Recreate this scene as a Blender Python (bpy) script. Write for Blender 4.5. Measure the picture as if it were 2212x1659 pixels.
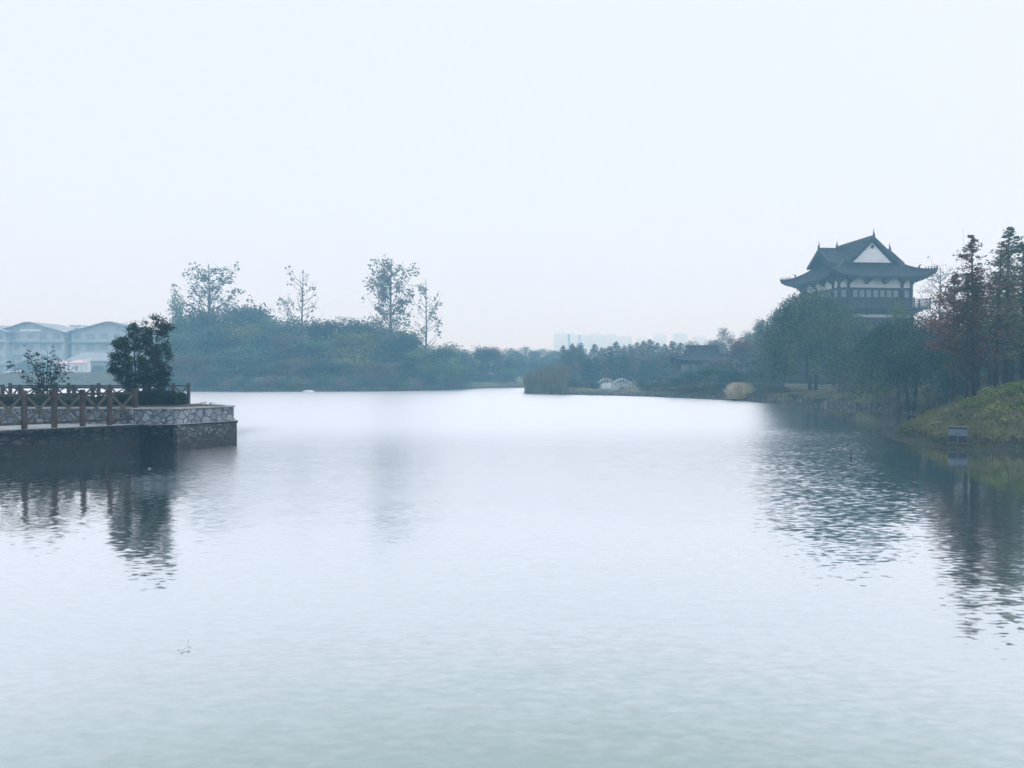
import bpy, bmesh, math, random
import numpy as np
from mathutils import Vector, Matrix

for o in list(bpy.data.objects):
    bpy.data.objects.remove(o)
SC = bpy.context.scene
COL = SC.collection
R = math.radians

# ------------------------------------------------------------------ camera, sky, sun, exposure
F, CX, HZ, EYE = 1662.0, 1106.0, 805.0, 3.0        # focal length, centre, horizon row of the 2212 px wide photo; eye height over the water
cam = bpy.data.cameras.new('camera')
cam.sensor_width = 36.0
cam.lens = F / 2212 * 36
cam.clip_start = 0.1
cam.clip_end = 6000
camo = bpy.data.objects.new('camera', cam)
COL.objects.link(camo)
camo.location = (0, 0, EYE)
camo.rotation_euler = (R(90) - math.atan((829.5 - HZ) / F), 0, 0)
SC.camera = camo

ZENITH = 2.0
SUN_EL, SUN_AZ = R(40), R(84)                      # azimuth from north (+Y), clockwise: from the right
w = bpy.data.worlds.new('World')
SC.world = w
w.use_nodes = True
nt = w.node_tree
nt.nodes.clear()
sky = nt.nodes.new('ShaderNodeTexSky')
sky.sky_type = 'NISHITA'
sky.sun_disc = False
sky.sun_elevation = SUN_EL
sky.sun_rotation = SUN_AZ
sky.air_density = 1.5
sky.dust_density = 4.0
b1 = nt.nodes.new('ShaderNodeBackground'); b1.inputs[1].default_value = 0.10
nt.links.new(sky.outputs[0], b1.inputs[0])
b2 = nt.nodes.new('ShaderNodeBackground')          # the even, bright overcast layer
b2.inputs[0].default_value = (0.845, 0.905, 1.03, 1); b2.inputs[1].default_value = 1.08
# as under any overcast, the cloud deck is brighter overhead than towards the horizon
tcw = nt.nodes.new('ShaderNodeTexCoord'); sxw = nt.nodes.new('ShaderNodeSeparateXYZ'); mrw = nt.nodes.new('ShaderNodeMapRange')
mrw.interpolation_type = 'SMOOTHSTEP'
for i_, v_ in ((1, .46), (2, .95), (3, 1.07), (4, 1.07*ZENITH)): mrw.inputs[i_].default_value = v_
nt.links.new(tcw.outputs['Generated'], sxw.inputs[0]); nt.links.new(sxw.outputs[2], mrw.inputs[0]); nt.links.new(mrw.outputs[0], b2.inputs[1])
mx = nt.nodes.new('ShaderNodeMixShader'); mx.inputs[0].default_value = 0.93
out = nt.nodes.new('ShaderNodeOutputWorld')
nt.links.new(b1.outputs[0], mx.inputs[1]); nt.links.new(b2.outputs[0], mx.inputs[2]); nt.links.new(mx.outputs[0], out.inputs[0])

sl = bpy.data.lights.new('sun', 'SUN')
sl.energy = 1.4
sl.angle = R(18)
sl.color = (1.0, 0.98, 0.95)
so = bpy.data.objects.new('sun', sl)
COL.objects.link(so)
sd = Vector((math.sin(SUN_AZ) * math.cos(SUN_EL), math.cos(SUN_AZ) * math.cos(SUN_EL), math.sin(SUN_EL)))
so.rotation_euler = sd.to_track_quat('Z', 'Y').to_euler()

SC.view_settings.view_transform = 'Standard'
SC.view_settings.look = 'None'
SC.view_settings.exposure = 0.0
SC.view_settings.gamma = 1.0
SC.cycles.max_bounces = 10
SC.cycles.diffuse_bounces = 3
SC.cycles.glossy_bounces = 3
SC.cycles.transmission_bounces = 3
SC.cycles.volume_bounces = 8
SC.cycles.use_denoising = True

WAVE = 0.0018
HAZE_DENSITY, HAZE_COLOR = 0.0023, (0.36, 0.71, 0.97)

# ------------------------------------------------------------------ helpers
def W(px, d):
    return (px - CX) / F * d
def ZY(py, d):                                     # height of a photo row seen at a distance
    return EYE + (HZ - py) * d / F
def tag(o, label=None, cat=None, group=None, kind=None):
    if label: o['label'] = label
    if cat: o['category'] = cat
    if group: o['group'] = group
    if kind: o['kind'] = kind
    return o
def empty(name, loc, rz=0, label=None, cat=None, group=None):
    o = bpy.data.objects.new(name, None)
    COL.objects.link(o)
    o.location = loc; o.rotation_euler = (0, 0, rz)
    o.empty_display_size = 0.3
    return tag(o, label, cat, group)
def link(name, me, mats=None, parent=None, smooth=False):
    o = bpy.data.objects.new(name, me)
    COL.objects.link(o)
    if mats is not None:
        for m in (mats if isinstance(mats, (list, tuple)) else [mats]):
            me.materials.append(m)
    if parent: o.parent = parent
    if smooth:
        me.polygons.foreach_set('use_smooth', [True] * len(me.polygons))
    return o
def copy_tree(o, parent=None):
    c = o.copy(); COL.objects.link(c)
    if parent is not None: c.parent = parent
    for ch in list(o.children): copy_tree(ch, c)
    return c
def npmesh(name, V, n):                            # V: (faces*n, 3) unshared polygon corners
    V = np.ascontiguousarray(V, dtype=np.float32); N = len(V) // n
    me = bpy.data.meshes.new(name)
    me.vertices.add(len(V)); me.vertices.foreach_set('co', V.ravel())
    me.loops.add(len(V)); me.loops.foreach_set('vertex_index', np.arange(len(V), dtype=np.int32))
    me.polygons.add(N); me.polygons.foreach_set('loop_start', np.arange(0, len(V), n, dtype=np.int32))
    me.update(calc_edges=True)
    return me

class MB:
    def __init__(s): s.v = []; s.f = []
    def add(s, vs, fs):
        k = len(s.v); s.v += [tuple(v) for v in vs]; s.f += [tuple(i + k for i in f) for f in fs]; return s
    def box(s, x0, y0, z0, x1, y1, z1, M=None):
        vs = [Vector(p) for p in ((x0,y0,z0),(x1,y0,z0),(x1,y1,z0),(x0,y1,z0),(x0,y0,z1),(x1,y0,z1),(x1,y1,z1),(x0,y1,z1))]
        if M: vs = [M @ v for v in vs]
        return s.add(vs, [(0,3,2,1),(4,5,6,7),(0,1,5,4),(1,2,6,5),(2,3,7,6),(3,0,4,7)])
    def bar(s, a, b, wd, h, up=(0,0,1)):           # square bar between two points
        a, b = Vector(a), Vector(b); d = (b - a).normalized(); u = Vector(up)
        sd_ = d.cross(u)
        if sd_.length < 1e-4: sd_ = Vector((1,0,0))
        sd_.normalize(); u = sd_.cross(d).normalized()
        vs = [p + sd_ * i * wd/2 + u * j * h/2 for p in (a, b) for (i, j) in ((-1,-1),(1,-1),(1,1),(-1,1))]
        return s.add(vs, [(3,2,1,0),(4,5,6,7),(0,1,5,4),(1,2,6,5),(2,3,7,6),(3,0,4,7)])
    def tube(s, pts, rad, n=6):
        pts = [Vector(p) for p in pts]; k = len(s.v); m = len(pts)
        ref = Vector((0.13, 0.99, 0.07))
        for i, p in enumerate(pts):
            d = (pts[min(i+1, m-1)] - pts[max(i-1, 0)]).normalized()
            a = d.cross(ref)
            if a.length < 0.05: a = d.cross(Vector((1,0,0)))
            a.normalize(); b = d.cross(a)
            for j in range(n):
                t = 2*math.pi*j/n
                s.v.append(tuple(p + (a*math.cos(t) + b*math.sin(t)) * rad[i]))
        for i in range(m-1):
            for j in range(n):
                j2 = (j+1) % n
                s.f.append((k+i*n+j, k+i*n+j2, k+(i+1)*n+j2, k+(i+1)*n+j))
        s.f.append(tuple(k+j for j in range(n))[::-1]); s.f.append(tuple(k+(m-1)*n+j for j in range(n)))
        return s
    def prism(s, poly, z0, z1):                    # counter-clockwise outline
        n = len(poly); k = len(s.v)
        s.v += [(x, y, z0) for x, y in poly] + [(x, y, z1) for x, y in poly]
        s.f.append(tuple(range(k+n, k+2*n))); s.f.append(tuple(range(k, k+n))[::-1])
        for i in range(n):
            j = (i+1) % n; s.f.append((k+i, k+j, k+n+j, k+n+i))
        return s
    def loft(s, rings):                            # rings of equal length, closed ends
        n = len(rings[0]); k = len(s.v)
        for r in rings: s.v += [tuple(p) for p in r]
        for i in range(len(rings)-1):
            for j in range(n):
                j2 = (j+1) % n
                s.f.append((k+i*n+j, k+i*n+j2, k+(i+1)*n+j2, k+(i+1)*n+j))
        s.f.append(tuple(k+j for j in range(n))[::-1]); s.f.append(tuple(k+(len(rings)-1)*n+j for j in range(n)))
        return s
    def build(s, name, mat, parent=None, smooth=False, bevel=0):
        me = bpy.data.meshes.new(name); me.from_pydata(s.v, [], s.f); me.update()
        bm = bmesh.new(); bm.from_mesh(me)
        bmesh.ops.recalc_face_normals(bm, faces=bm.faces)
        if bevel:
            es = [e for e in bm.edges if len(e.link_faces) == 2 and e.calc_face_angle(0) > 0.6]
            bmesh.ops.bevel(bm, geom=es, offset=bevel, segments=1, affect='EDGES')
        bm.to_mesh(me); bm.free()
        return link(name, me, mat, parent, smooth)

# ------------------------------------------------------------------ materials
def newmat(name):
    m = bpy.data.materials.new(name); m.use_nodes = True
    n = m.node_tree; n.nodes.clear(); o = n.nodes.new('ShaderNodeOutputMaterial')
    return m, n, o
def N(n, t, **kw):
    nd = n.nodes.new(t)
    for k, v in kw.items(): setattr(nd, k, v)
    return nd
def ramp(n, pts):
    r = n.nodes.new('ShaderNodeValToRGB'); e = r.color_ramp.elements
    while len(e) < len(pts): e.new(0.5)
    for i, (p, c) in enumerate(pts):
        e[i].position = p; e[i].color = tuple(c) + (1,) if len(c) == 3 else c
    return r
def surf(name, c1, c2, scale=3.0, rough=0.8, bump=0.3, bscale=None, stretch=(1,1,1), detail=5, spec=0.3, dist=0.02, c3=None):
    m, n, o = newmat(name)
    p = N(n, 'ShaderNodeBsdfPrincipled')
    tc = N(n, 'ShaderNodeTexCoord'); mp = N(n, 'ShaderNodeMapping'); mp.inputs['Scale'].default_value = stretch
    n.links.new(tc.outputs['Object'], mp.inputs[0])
    a = N(n, 'ShaderNodeTexNoise'); a.inputs['Scale'].default_value = scale; a.inputs['Detail'].default_value = detail
    n.links.new(mp.outputs[0], a.inputs[0])
    rp = ramp(n, [(0.32, c1), (0.68, c2)] if c3 is None else [(0.3, c1), (0.5, c2), (0.7, c3)])
    n.links.new(a.outputs[0], rp.inputs[0]); n.links.new(rp.outputs[0], p.inputs['Base Color'])
    p.inputs['Roughness'].default_value = rough; p.inputs['Specular IOR Level'].default_value = spec
    b = N(n, 'ShaderNodeTexNoise'); b.inputs['Scale'].default_value = bscale or scale*6; b.inputs['Detail'].default_value = 4
    n.links.new(mp.outputs[0], b.inputs[0])
    bu = N(n, 'ShaderNodeBump'); bu.inputs['Strength'].default_value = bump; bu.inputs['Distance'].default_value = dist
    n.links.new(b.outputs[0], bu.inputs['Height']); n.links.new(bu.outputs[0], p.inputs['Normal'])
    n.links.new(p.outputs[0], o.inputs[0])
    return m
def leafmat(name, c1, c2, c3, nscale=0.22, trans=0.25):
    m, n, o = newmat(name)
    tc = N(n, 'ShaderNodeTexCoord'); a = N(n, 'ShaderNodeTexNoise')
    a.inputs['Scale'].default_value = nscale; a.inputs['Detail'].default_value = 2
    oi = N(n, 'ShaderNodeObjectInfo'); ge = N(n, 'ShaderNodeNewGeometry')
    n.links.new(tc.outputs['Object'], a.inputs[0])
    s1 = N(n, 'ShaderNodeMath', operation='MULTIPLY_ADD'); s1.inputs[1].default_value = 0.35; s1.inputs[2].default_value = -0.17
    n.links.new(oi.outputs['Random'], s1.inputs[0])
    s2 = N(n, 'ShaderNodeMath', operation='MULTIPLY_ADD'); s2.inputs[1].default_value = 0.4; s2.inputs[2].default_value = -0.2
    n.links.new(ge.outputs['Random Per Island'], s2.inputs[0])
    ad = N(n, 'ShaderNodeMath', operation='ADD'); n.links.new(s1.outputs[0], ad.inputs[0]); n.links.new(s2.outputs[0], ad.inputs[1])
    ad2 = N(n, 'ShaderNodeMath', operation='ADD'); n.links.new(ad.outputs[0], ad2.inputs[0]); n.links.new(a.outputs[0], ad2.inputs[1])
    rp = ramp(n, [(0.28, c1), (0.5, c2), (0.73, c3)]); n.links.new(ad2.outputs[0], rp.inputs[0])
    d = N(n, 'ShaderNodeBsdfDiffuse'); t = N(n, 'ShaderNodeBsdfTranslucent'); x = N(n, 'ShaderNodeMixShader'); x.inputs[0].default_value = trans
    n.links.new(rp.outputs[0], d.inputs[0]); n.links.new(rp.outputs[0], t.inputs[0])
    n.links.new(d.outputs[0], x.inputs[1]); n.links.new(t.outputs[0], x.inputs[2]); n.links.new(x.outputs[0], o.inputs[0])
    return m

M = {}
M['leaf_green'] = leafmat('leaf_green', (.018,.058,.048), (.060,.135,.090), (.17,.25,.13))
M['leaf_teal'] = leafmat('leaf_teal', (.012,.042,.044), (.032,.088,.078), (.10,.18,.13))
M['leaf_olive'] = leafmat('leaf_olive', (.08,.11,.055), (.19,.22,.09), (.33,.33,.14))
M['leaf_brown'] = leafmat('leaf_brown', (.07,.064,.055), (.13,.112,.09), (.20,.17,.13))
M['leaf_rust'] = leafmat('leaf_rust', (.070,.045,.045), (.13,.075,.065), (.17,.12,.085))
M['leaf_maroon'] = leafmat('leaf_maroon', (.060,.028,.026), (.13,.058,.050), (.21,.11,.08), 0.5)
M['leaf_redwood'] = leafmat('leaf_redwood', (.048,.046,.034), (.10,.088,.058), (.16,.145,.08), 0.5)
M['leaf_cedar'] = leafmat('leaf_cedar', (.025,.052,.045), (.055,.095,.070), (.10,.145,.095), 0.5)
M['leaf_laurel'] = leafmat('leaf_laurel', (.004,.013,.018), (.010,.028,.030), (.038,.066,.050), 1.2)
M['leaf_willow'] = leafmat('leaf_willow', (.012,.038,.032), (.045,.090,.060), (.14,.185,.09), 0.4)
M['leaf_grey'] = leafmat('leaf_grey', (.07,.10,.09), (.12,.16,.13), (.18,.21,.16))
M['hedge'] = leafmat('hedge_leaf', (.010,.024,.020), (.020,.044,.030), (.050,.075,.040), 2.5)
M['reed'] = leafmat('reed', (.09,.095,.075), (.16,.15,.115), (.26,.23,.17), 0.5)
M['pampas'] = leafmat('pampas', (.30,.27,.18), (.48,.43,.28), (.66,.60,.42), 1.0)
M['grass'] = leafmat('grass', (.020,.038,.024), (.052,.074,.034), (.14,.15,.055), 0.33)
M['ivy'] = leafmat('ivy', (.06,.10,.03), (.12,.17,.045), (.24,.28,.08), 0.9)
M['drygrass'] = leafmat('drygrass', (.07,.07,.045), (.13,.115,.07), (.19,.17,.09), 0.4)
M['bark'] = surf('bark', (.020,.018,.018), (.050,.042,.038), 6, .9, .5, stretch=(1,1,.25))
M['bark_pale'] = surf('bark_pale', (.06,.06,.055), (.12,.115,.10), 6, .9, .4, stretch=(1,1,.25))
M['wood'] = surf('fence_wood', (.016,.012,.012), (.036,.025,.023), 5, .8, .5, 26, stretch=(1,1,.35), c3=(.072,.052,.046), spec=.15)
M['brace_wood'] = surf('brace_wood', (.035,.032,.028), (.075,.066,.052), 5, .8, .5, 26)
M['wood_dark'] = surf('fence_wood_weathered', (.016,.013,.015), (.038,.027,.028), 5, .8, .5, 26, stretch=(1,1,.35))
M['roof_tile'] = None
M['slate'] = surf('slate_ridge', (.015,.022,.03), (.03,.04,.05), 4, .7, .3)
M['timber'] = surf('dark_timber', (.018,.017,.023), (.042,.034,.038), 4, .7, .3, stretch=(1,1,.3))
M['plaster'] = surf('white_plaster', (.68,.71,.73), (.80,.82,.83), 1.2, .85, .15, 12)
M['paper'] = surf('window_paper', (.22,.28,.30), (.34,.41,.43), 2, .5, .1, 8)
M['glass'] = surf('dark_glass', (.10,.13,.15), (.16,.19,.21), 1, .4, .02, 3, spec=.6)
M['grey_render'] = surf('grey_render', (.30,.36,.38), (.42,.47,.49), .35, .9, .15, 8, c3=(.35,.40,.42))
M['pane_hazed'] = surf('hazy_pane', (.20,.25,.27), (.30,.35,.37), 1, .5, .02, 3)  # distance haze put into the pane colour, paler than the dark glass
M['tower_hazed'] = surf('tower_hazed', (.84,.86,.88), (.90,.91,.92), 1, .9, .02, 3)  # near white: haze put into the wall colour so the towers fade
M['white_render'] = surf('white_render', (.60,.64,.68), (.80,.83,.86), .8, .85, .1, 8)
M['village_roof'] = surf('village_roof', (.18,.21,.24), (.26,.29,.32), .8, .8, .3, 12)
M['pink_tile'] = surf('pink_tile', (.45,.33,.33), (.60,.46,.45), 1.5, .8, .2, 12)
M['stone_pale'] = surf('bridge_stone', (.17,.21,.22), (.33,.38,.38), 1.8, .85, .3, 12)
M['soil'] = surf('soil', (.03,.026,.02), (.06,.05,.038), 4, .95, .4)
M['deck'] = surf('deck_concrete', (.18,.20,.21), (.30,.32,.33), 1.6, .7, .2, 18)
M['paint_white'] = surf('white_car_paint', (.72,.74,.76), (.80,.82,.84), 2, .3, .02, 5, spec=.5)
M['rubber'] = surf('tyre_rubber', (.02,.02,.02), (.035,.035,.035), 5, .9, .2)
M['sign_frame'] = surf('sign_frame', (.06,.07,.08), (.11,.13,.14), 8, .6, .2)
M['sign_panel'] = surf('sign_panel', (.06,.095,.12), (.11,.155,.185), 3, .4, .1)
M['sign_dark'] = surf('sign_dark', (.008,.012,.028), (.02,.028,.05), 3, .35, .05)
M['feather'] = surf('feather', (.015,.015,.02), (.035,.032,.04), 20, .7, .1)
M['sprig'] = surf('sprig', (.30,.33,.32), (.40,.43,.42), 20, .8, .1)
M['drift'] = surf('driftwood', (.12,.115,.10), (.22,.21,.19), 12, .8, .2)
M['rock'] = surf('pale_rock', (.38,.40,.41), (.60,.62,.63), 2.5, .85, .5)
M['metal'] = surf('mast_metal', (.4,.42,.44), (.5,.52,.54), 5, .5, .1)

def tile_mat():                                    # grey tiles: ribs run down the slope, made as bump on the mesh's own uv
    m, n, o = newmat('grey_roof_tile')
    p = N(n, 'ShaderNodeBsdfPrincipled'); p.inputs['Roughness'].default_value = .8; p.inputs['Specular IOR Level'].default_value = .1
    uv = N(n, 'ShaderNodeUVMap'); sp = N(n, 'ShaderNodeSeparateXYZ'); n.links.new(uv.outputs[0], sp.inputs[0])
    s = N(n, 'ShaderNodeMath', operation='SINE'); mu = N(n, 'ShaderNodeMath', operation='MULTIPLY'); mu.inputs[1].default_value = 2*math.pi/0.32
    n.links.new(sp.outputs[0], mu.inputs[0]); n.links.new(mu.outputs[0], s.inputs[0])
    tc = N(n, 'ShaderNodeTexCoord'); a = N(n, 'ShaderNodeTexNoise'); a.inputs['Scale'].default_value = 1.3; a.inputs['Detail'].default_value = 6
    n.links.new(tc.outputs['Object'], a.inputs[0])
    rp = ramp(n, [(.3, (.010,.016,.022)), (.7, (.026,.034,.042))]); n.links.new(a.outputs[0], rp.inputs[0])
    n.links.new(rp.outputs[0], p.inputs['Base Color'])
    bu = N(n, 'ShaderNodeBump'); bu.inputs['Strength'].default_value = .8; bu.inputs['Distance'].default_value = .05
    n.links.new(s.outputs[0], bu.inputs['Height']); n.links.new(bu.outputs[0], p.inputs['Normal'])
    n.links.new(p.outputs[0], o.inputs[0])
    return m
M['roof_tile'] = tile_mat()

def stone_mat(name, scale, stone, joint, width, rnd=0.5, squash=1.0, bump=.6, low=None):
    m, n, o = newmat(name)
    p = N(n, 'ShaderNodeBsdfPrincipled'); p.inputs['Roughness'].default_value = .85; p.inputs['Specular IOR Level'].default_value = .25
    tc = N(n, 'ShaderNodeTexCoord'); mp = N(n, 'ShaderNodeMapping'); mp.inputs['Scale'].default_value = (1, 1, squash)
    n.links.new(tc.outputs['Object'], mp.inputs[0])
    wn = N(n, 'ShaderNodeTexNoise'); wn.inputs['Scale'].default_value = 2.2
    n.links.new(mp.outputs[0], wn.inputs[0])
    mxv = N(n, 'ShaderNodeMix', data_type='RGBA'); mxv.inputs[0].default_value = .08
    n.links.new(mp.outputs[0], mxv.inputs[6]); n.links.new(wn.outputs['Color'], mxv.inputs[7])
    v1 = N(n, 'ShaderNodeTexVoronoi', feature='DISTANCE_TO_EDGE'); v2 = N(n, 'ShaderNodeTexVoronoi', feature='F1')
    for v in (v1, v2):
        v.inputs['Scale'].default_value = scale; v.inputs['Randomness'].default_value = 1.0; n.links.new(mxv.outputs[2], v.inputs['Vector'])
    r1 = ramp(n, [(width*.6, (0,0,0)), (width, (1,1,1))]); n.links.new(v1.outputs['Distance'], r1.inputs[0])
    hs = N(n, 'ShaderNodeSeparateColor'); n.links.new(v2.outputs['Color'], hs.inputs[0])
    r2 = ramp(n, [(0, tuple(c*(1-rnd) for c in stone)), (1, tuple(c*(1+rnd*.6) for c in stone))]); n.links.new(hs.outputs[0], r2.inputs[0])
    gn = N(n, 'ShaderNodeTexNoise'); gn.inputs['Scale'].default_value = 14; gn.inputs['Detail'].default_value = 6; n.links.new(tc.outputs['Object'], gn.inputs[0])
    gm = N(n, 'ShaderNodeMix', data_type='RGBA', blend_type='MULTIPLY'); gm.inputs[0].default_value = .6
    gr = ramp(n, [(.3, (.45,.45,.45)), (.65, (1,1,1))]); n.links.new(gn.outputs[0], gr.inputs[0])
    n.links.new(r2.outputs[0], gm.inputs[6]); n.links.new(gr.outputs[0], gm.inputs[7])
    mj = N(n, 'ShaderNodeMix', data_type='RGBA'); mj.inputs[6].default_value = tuple(joint) + (1,)
    n.links.new(r1.outputs[0], mj.inputs[0]); n.links.new(gm.outputs[2], mj.inputs[7])
    last = mj.outputs[2]
    if low:                                        # dark wet algae stain up to the old water line
        z = N(n, 'ShaderNodeSeparateXYZ'); n.links.new(tc.outputs['Object'], z.inputs[0])
        nn = N(n, 'ShaderNodeMath', operation='MULTIPLY_ADD'); nn.inputs[1].default_value = .5; nn.inputs[2].default_value = -.25
        n.links.new(wn.outputs[0], nn.inputs[0])
        ad = N(n, 'ShaderNodeMath', operation='ADD'); n.links.new(z.outputs[2], ad.inputs[0]); n.links.new(nn.outputs[0], ad.inputs[1])
        rz = ramp(n, [(.42, (1,1,1)), (.55, (0,0,0))]); n.links.new(ad.outputs[0], rz.inputs[0])
        ml = N(n, 'ShaderNodeMix', data_type='RGBA'); ml.inputs[7].default_value = tuple(low) + (1,)
        fc = N(n, 'ShaderNodeMath', operation='MULTIPLY'); fc.inputs[1].default_value = .8
        n.links.new(rz.outputs[0], fc.inputs[0]); n.links.new(fc.outputs[0], ml.inputs[0]); n.links.new(last, ml.inputs[6]); last = ml.outputs[2]
    n.links.new(last, p.inputs['Base Color'])
    bu = N(n, 'ShaderNodeBump'); bu.inputs['Strength'].default_value = bump; bu.inputs['Distance'].default_value = .04
    n.links.new(r1.outputs[0], bu.inputs['Height']); n.links.new(bu.outputs[0], p.inputs['Normal'])
    n.links.new(p.outputs[0], o.inputs[0])
    return m
M['crazy'] = stone_mat('crazy_paving_stone', 4.2, (.22,.255,.29), (.04,.055,.068), .07, .45)
M['rubble'] = stone_mat('rubble_stone', 4.2, (.040,.037,.038), (.005,.008,.012), .14, .85, 1.6, .9, low=(.014,.017,.017))
M['rubble_lit'] = stone_mat('rubble_stone_lit', 4.4, (.095,.105,.112), (.025,.032,.040), .13, .8, 1.6, .9, low=(.024,.022,.022))  # lit copy of the rubble: side light put into the stone colour

# ------------------------------------------------------------------ terrain and lake
def dq(y): return 4986.0 / (y - HZ)
shore = [(-60,3), (-60,60), (-160,150)]
shore += [(W(px,d), d) for px, d in ((-250,166), (0,164), (200,163), (340,160), (368,140), (380,122), (520,120), (700,121), (860,124), (940,129), (1000,138.5), (1050,148), (1100,152), (1290,156), (1300,128), (1230,121), (1150,118), (1131,113.5), (1134,110.5), (1180,107), (1250,103), (1320,100), (1380,97.5),
    (1480,90.5), (1580,83), (1625,79), (1660,74.8), (1757,71), (1850,65.6), (1940,60.5), (1985,55), (1968,49), (1925,43), (1890,38.8),(1900,35.6),(1960,32.6),(2048,29.9),(2212,29.1),(2400,27.3))]
shore += [(40,18), (44,3)]
SH = np.array(shore)
def sdist(X, Y):                                   # >0 on land, <0 in the lake
    X = np.asarray(X, float); Y = np.asarray(Y, float)
    d = np.full(X.shape, 1e9); ins = np.zeros(X.shape, bool)
    for i in range(len(SH)):
        ax, ay = SH[i]; bx, by = SH[(i+1) % len(SH)]
        dx, dy = bx-ax, by-ay
        t = np.clip(((X-ax)*dx + (Y-ay)*dy) / (dx*dx+dy*dy), 0, 1)
        d = np.minimum(d, np.hypot(X-ax-t*dx, Y-ay-t*dy))
        c = ((ay > Y) != (by > Y)) & (X < dx*(Y-ay)/(dy if abs(dy) > 1e-9 else 1e-9) + ax)
        ins ^= c
    return np.where(ins, -d, d)
def sm(x, a, b):
    t = np.clip((x-a)/(b-a), 0, 1); return t*t*(3-2*t)
def height(X, Y):
    X = np.asarray(X, float); Y = np.asarray(Y, float)
    n1 = np.sin(X*.9+Y*.35)*np.sin(Y*.8-X*.3) + .5*np.sin(X*2.3+1)*np.sin(Y*2.0+2)
    n2 = np.sin(X*.21+1.3)*np.sin(Y*.17+.6)
    s = sdist(X, Y) + .28*n1*sm(Y, 20, 30)
    so_ = np.maximum(s, 0)
    gen = 1.1*(1-np.exp(-so_/2.2)) + np.minimum(.012*so_, 1.2)
    near = .04*so_ + 2.3*(1-np.exp(-np.maximum(so_-1.1, 0)/2.9)) + np.minimum(.02*so_, 1.0) + 1.4*np.exp(-((X-36)**2+(Y-64)**2)/110)*sm(so_, 0, 7)
    vil = 2.7*(1-np.exp(-so_/13))
    wn = sm(X, 12, 17) * (1-sm(Y, 56, 68)); wv = 1-sm(X, -68, -60); wv = wv*sm(Y, 120, 150)
    gen = gen*(1-.8*np.exp(-((X-14.6)**2/7+(Y-107)**2/60)))
    z = gen*(1-wn)*(1-wv) + near*wn + vil*wv
    z = z + (.07*n1 + .12*n2)*sm(so_, .5, 4)
    return np.where(s > 0, z, np.maximum(-1.6, .35*s))
def hz(x, y): return float(height(np.array([x]), np.array([y]))[0])
def steps(*seg):
    o = []
    for a, b, st in seg: o += list(np.arange(a, b, st))
    return np.array(o + [seg[-1][1]])
xs = steps((-630,-300,30), (-300,-120,8), (-120,-60,4), (-60,14,2), (14,48,.45), (48,80,1.5), (80,200,8), (200,630,30))
ys = steps((-25,26,3), (26,72,.45), (72,170,1.3), (170,300,6), (300,830,30))
GX, GY = np.meshgrid(xs, ys)
GZ = height(GX, GY)
nx, ny = len(xs), len(ys)
idx = np.arange(nx*ny).reshape(ny, nx)
faces = np.stack([idx[:-1,:-1], idx[:-1,1:], idx[1:,1:], idx[1:,:-1]], -1).reshape(-1, 4)
me = bpy.data.meshes.new('ground')
V = np.stack([GX, GY, GZ], -1).reshape(-1, 3).astype(np.float32)
me.vertices.add(len(V)); me.vertices.foreach_set('co', V.ravel())
me.loops.add(faces.size); me.loops.foreach_set('vertex_index', faces.ravel().astype(np.int32))
me.polygons.add(len(faces)); me.polygons.foreach_set('loop_start', np.arange(0, faces.size, 4, dtype=np.int32))
me.update(calc_edges=True)
def ground_mat():
    m, n, o = newmat('ground')
    p = N(n, 'ShaderNodeBsdfPrincipled'); p.inputs['Roughness'].default_value = .95; p.inputs['Specular IOR Level'].default_value = .15
    ge = N(n, 'ShaderNodeNewGeometry'); sp = N(n, 'ShaderNodeSeparateXYZ'); n.links.new(ge.outputs['Position'], sp.inputs[0])
    a = N(n, 'ShaderNodeTexNoise'); a.inputs['Scale'].default_value = .45; a.inputs['Detail'].default_value = 7; n.links.new(ge.outputs['Position'], a.inputs[0])
    b = N(n, 'ShaderNodeTexNoise'); b.inputs['Scale'].default_value = 5; b.inputs['Detail'].default_value = 6; n.links.new(ge.outputs['Position'], b.inputs[0])
    r = ramp(n, [(.35, (.045,.050,.030)), (.5, (.080,.085,.042)), (.66, (.13,.115,.068))]); n.links.new(a.outputs[0], r.inputs[0])
    mud = ramp(n, [(.3, (.009,.013,.013)), (.7, (.026,.029,.026))]); n.links.new(b.outputs[0], mud.inputs[0])
    ad = N(n, 'ShaderNodeMath', operation='MULTIPLY_ADD'); ad.inputs[1].default_value = .9; n.links.new(b.outputs[0], ad.inputs[0]); n.links.new(sp.outputs[2], ad.inputs[2])
    f = ramp(n, [(.75, (0,0,0)), (1.0, (1,1,1))]); n.links.new(ad.outputs[0], f.inputs[0])
    x = N(n, 'ShaderNodeMix', data_type='RGBA'); n.links.new(f.outputs[0], x.inputs[0]); n.links.new(mud.outputs[0], x.inputs[6]); n.links.new(r.outputs[0], x.inputs[7])
    n.links.new(x.outputs[2], p.inputs['Base Color'])
    bu = N(n, 'ShaderNodeBump'); bu.inputs['Strength'].default_value = .6; bu.inputs['Distance'].default_value = .1
    n.links.new(b.outputs[0], bu.inputs['Height']); n.links.new(bu.outputs[0], p.inputs['Normal'])
    n.links.new(p.outputs[0], o.inputs[0]); return m
tag(link('ground', me, ground_mat(), smooth=True), kind='structure')

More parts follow.
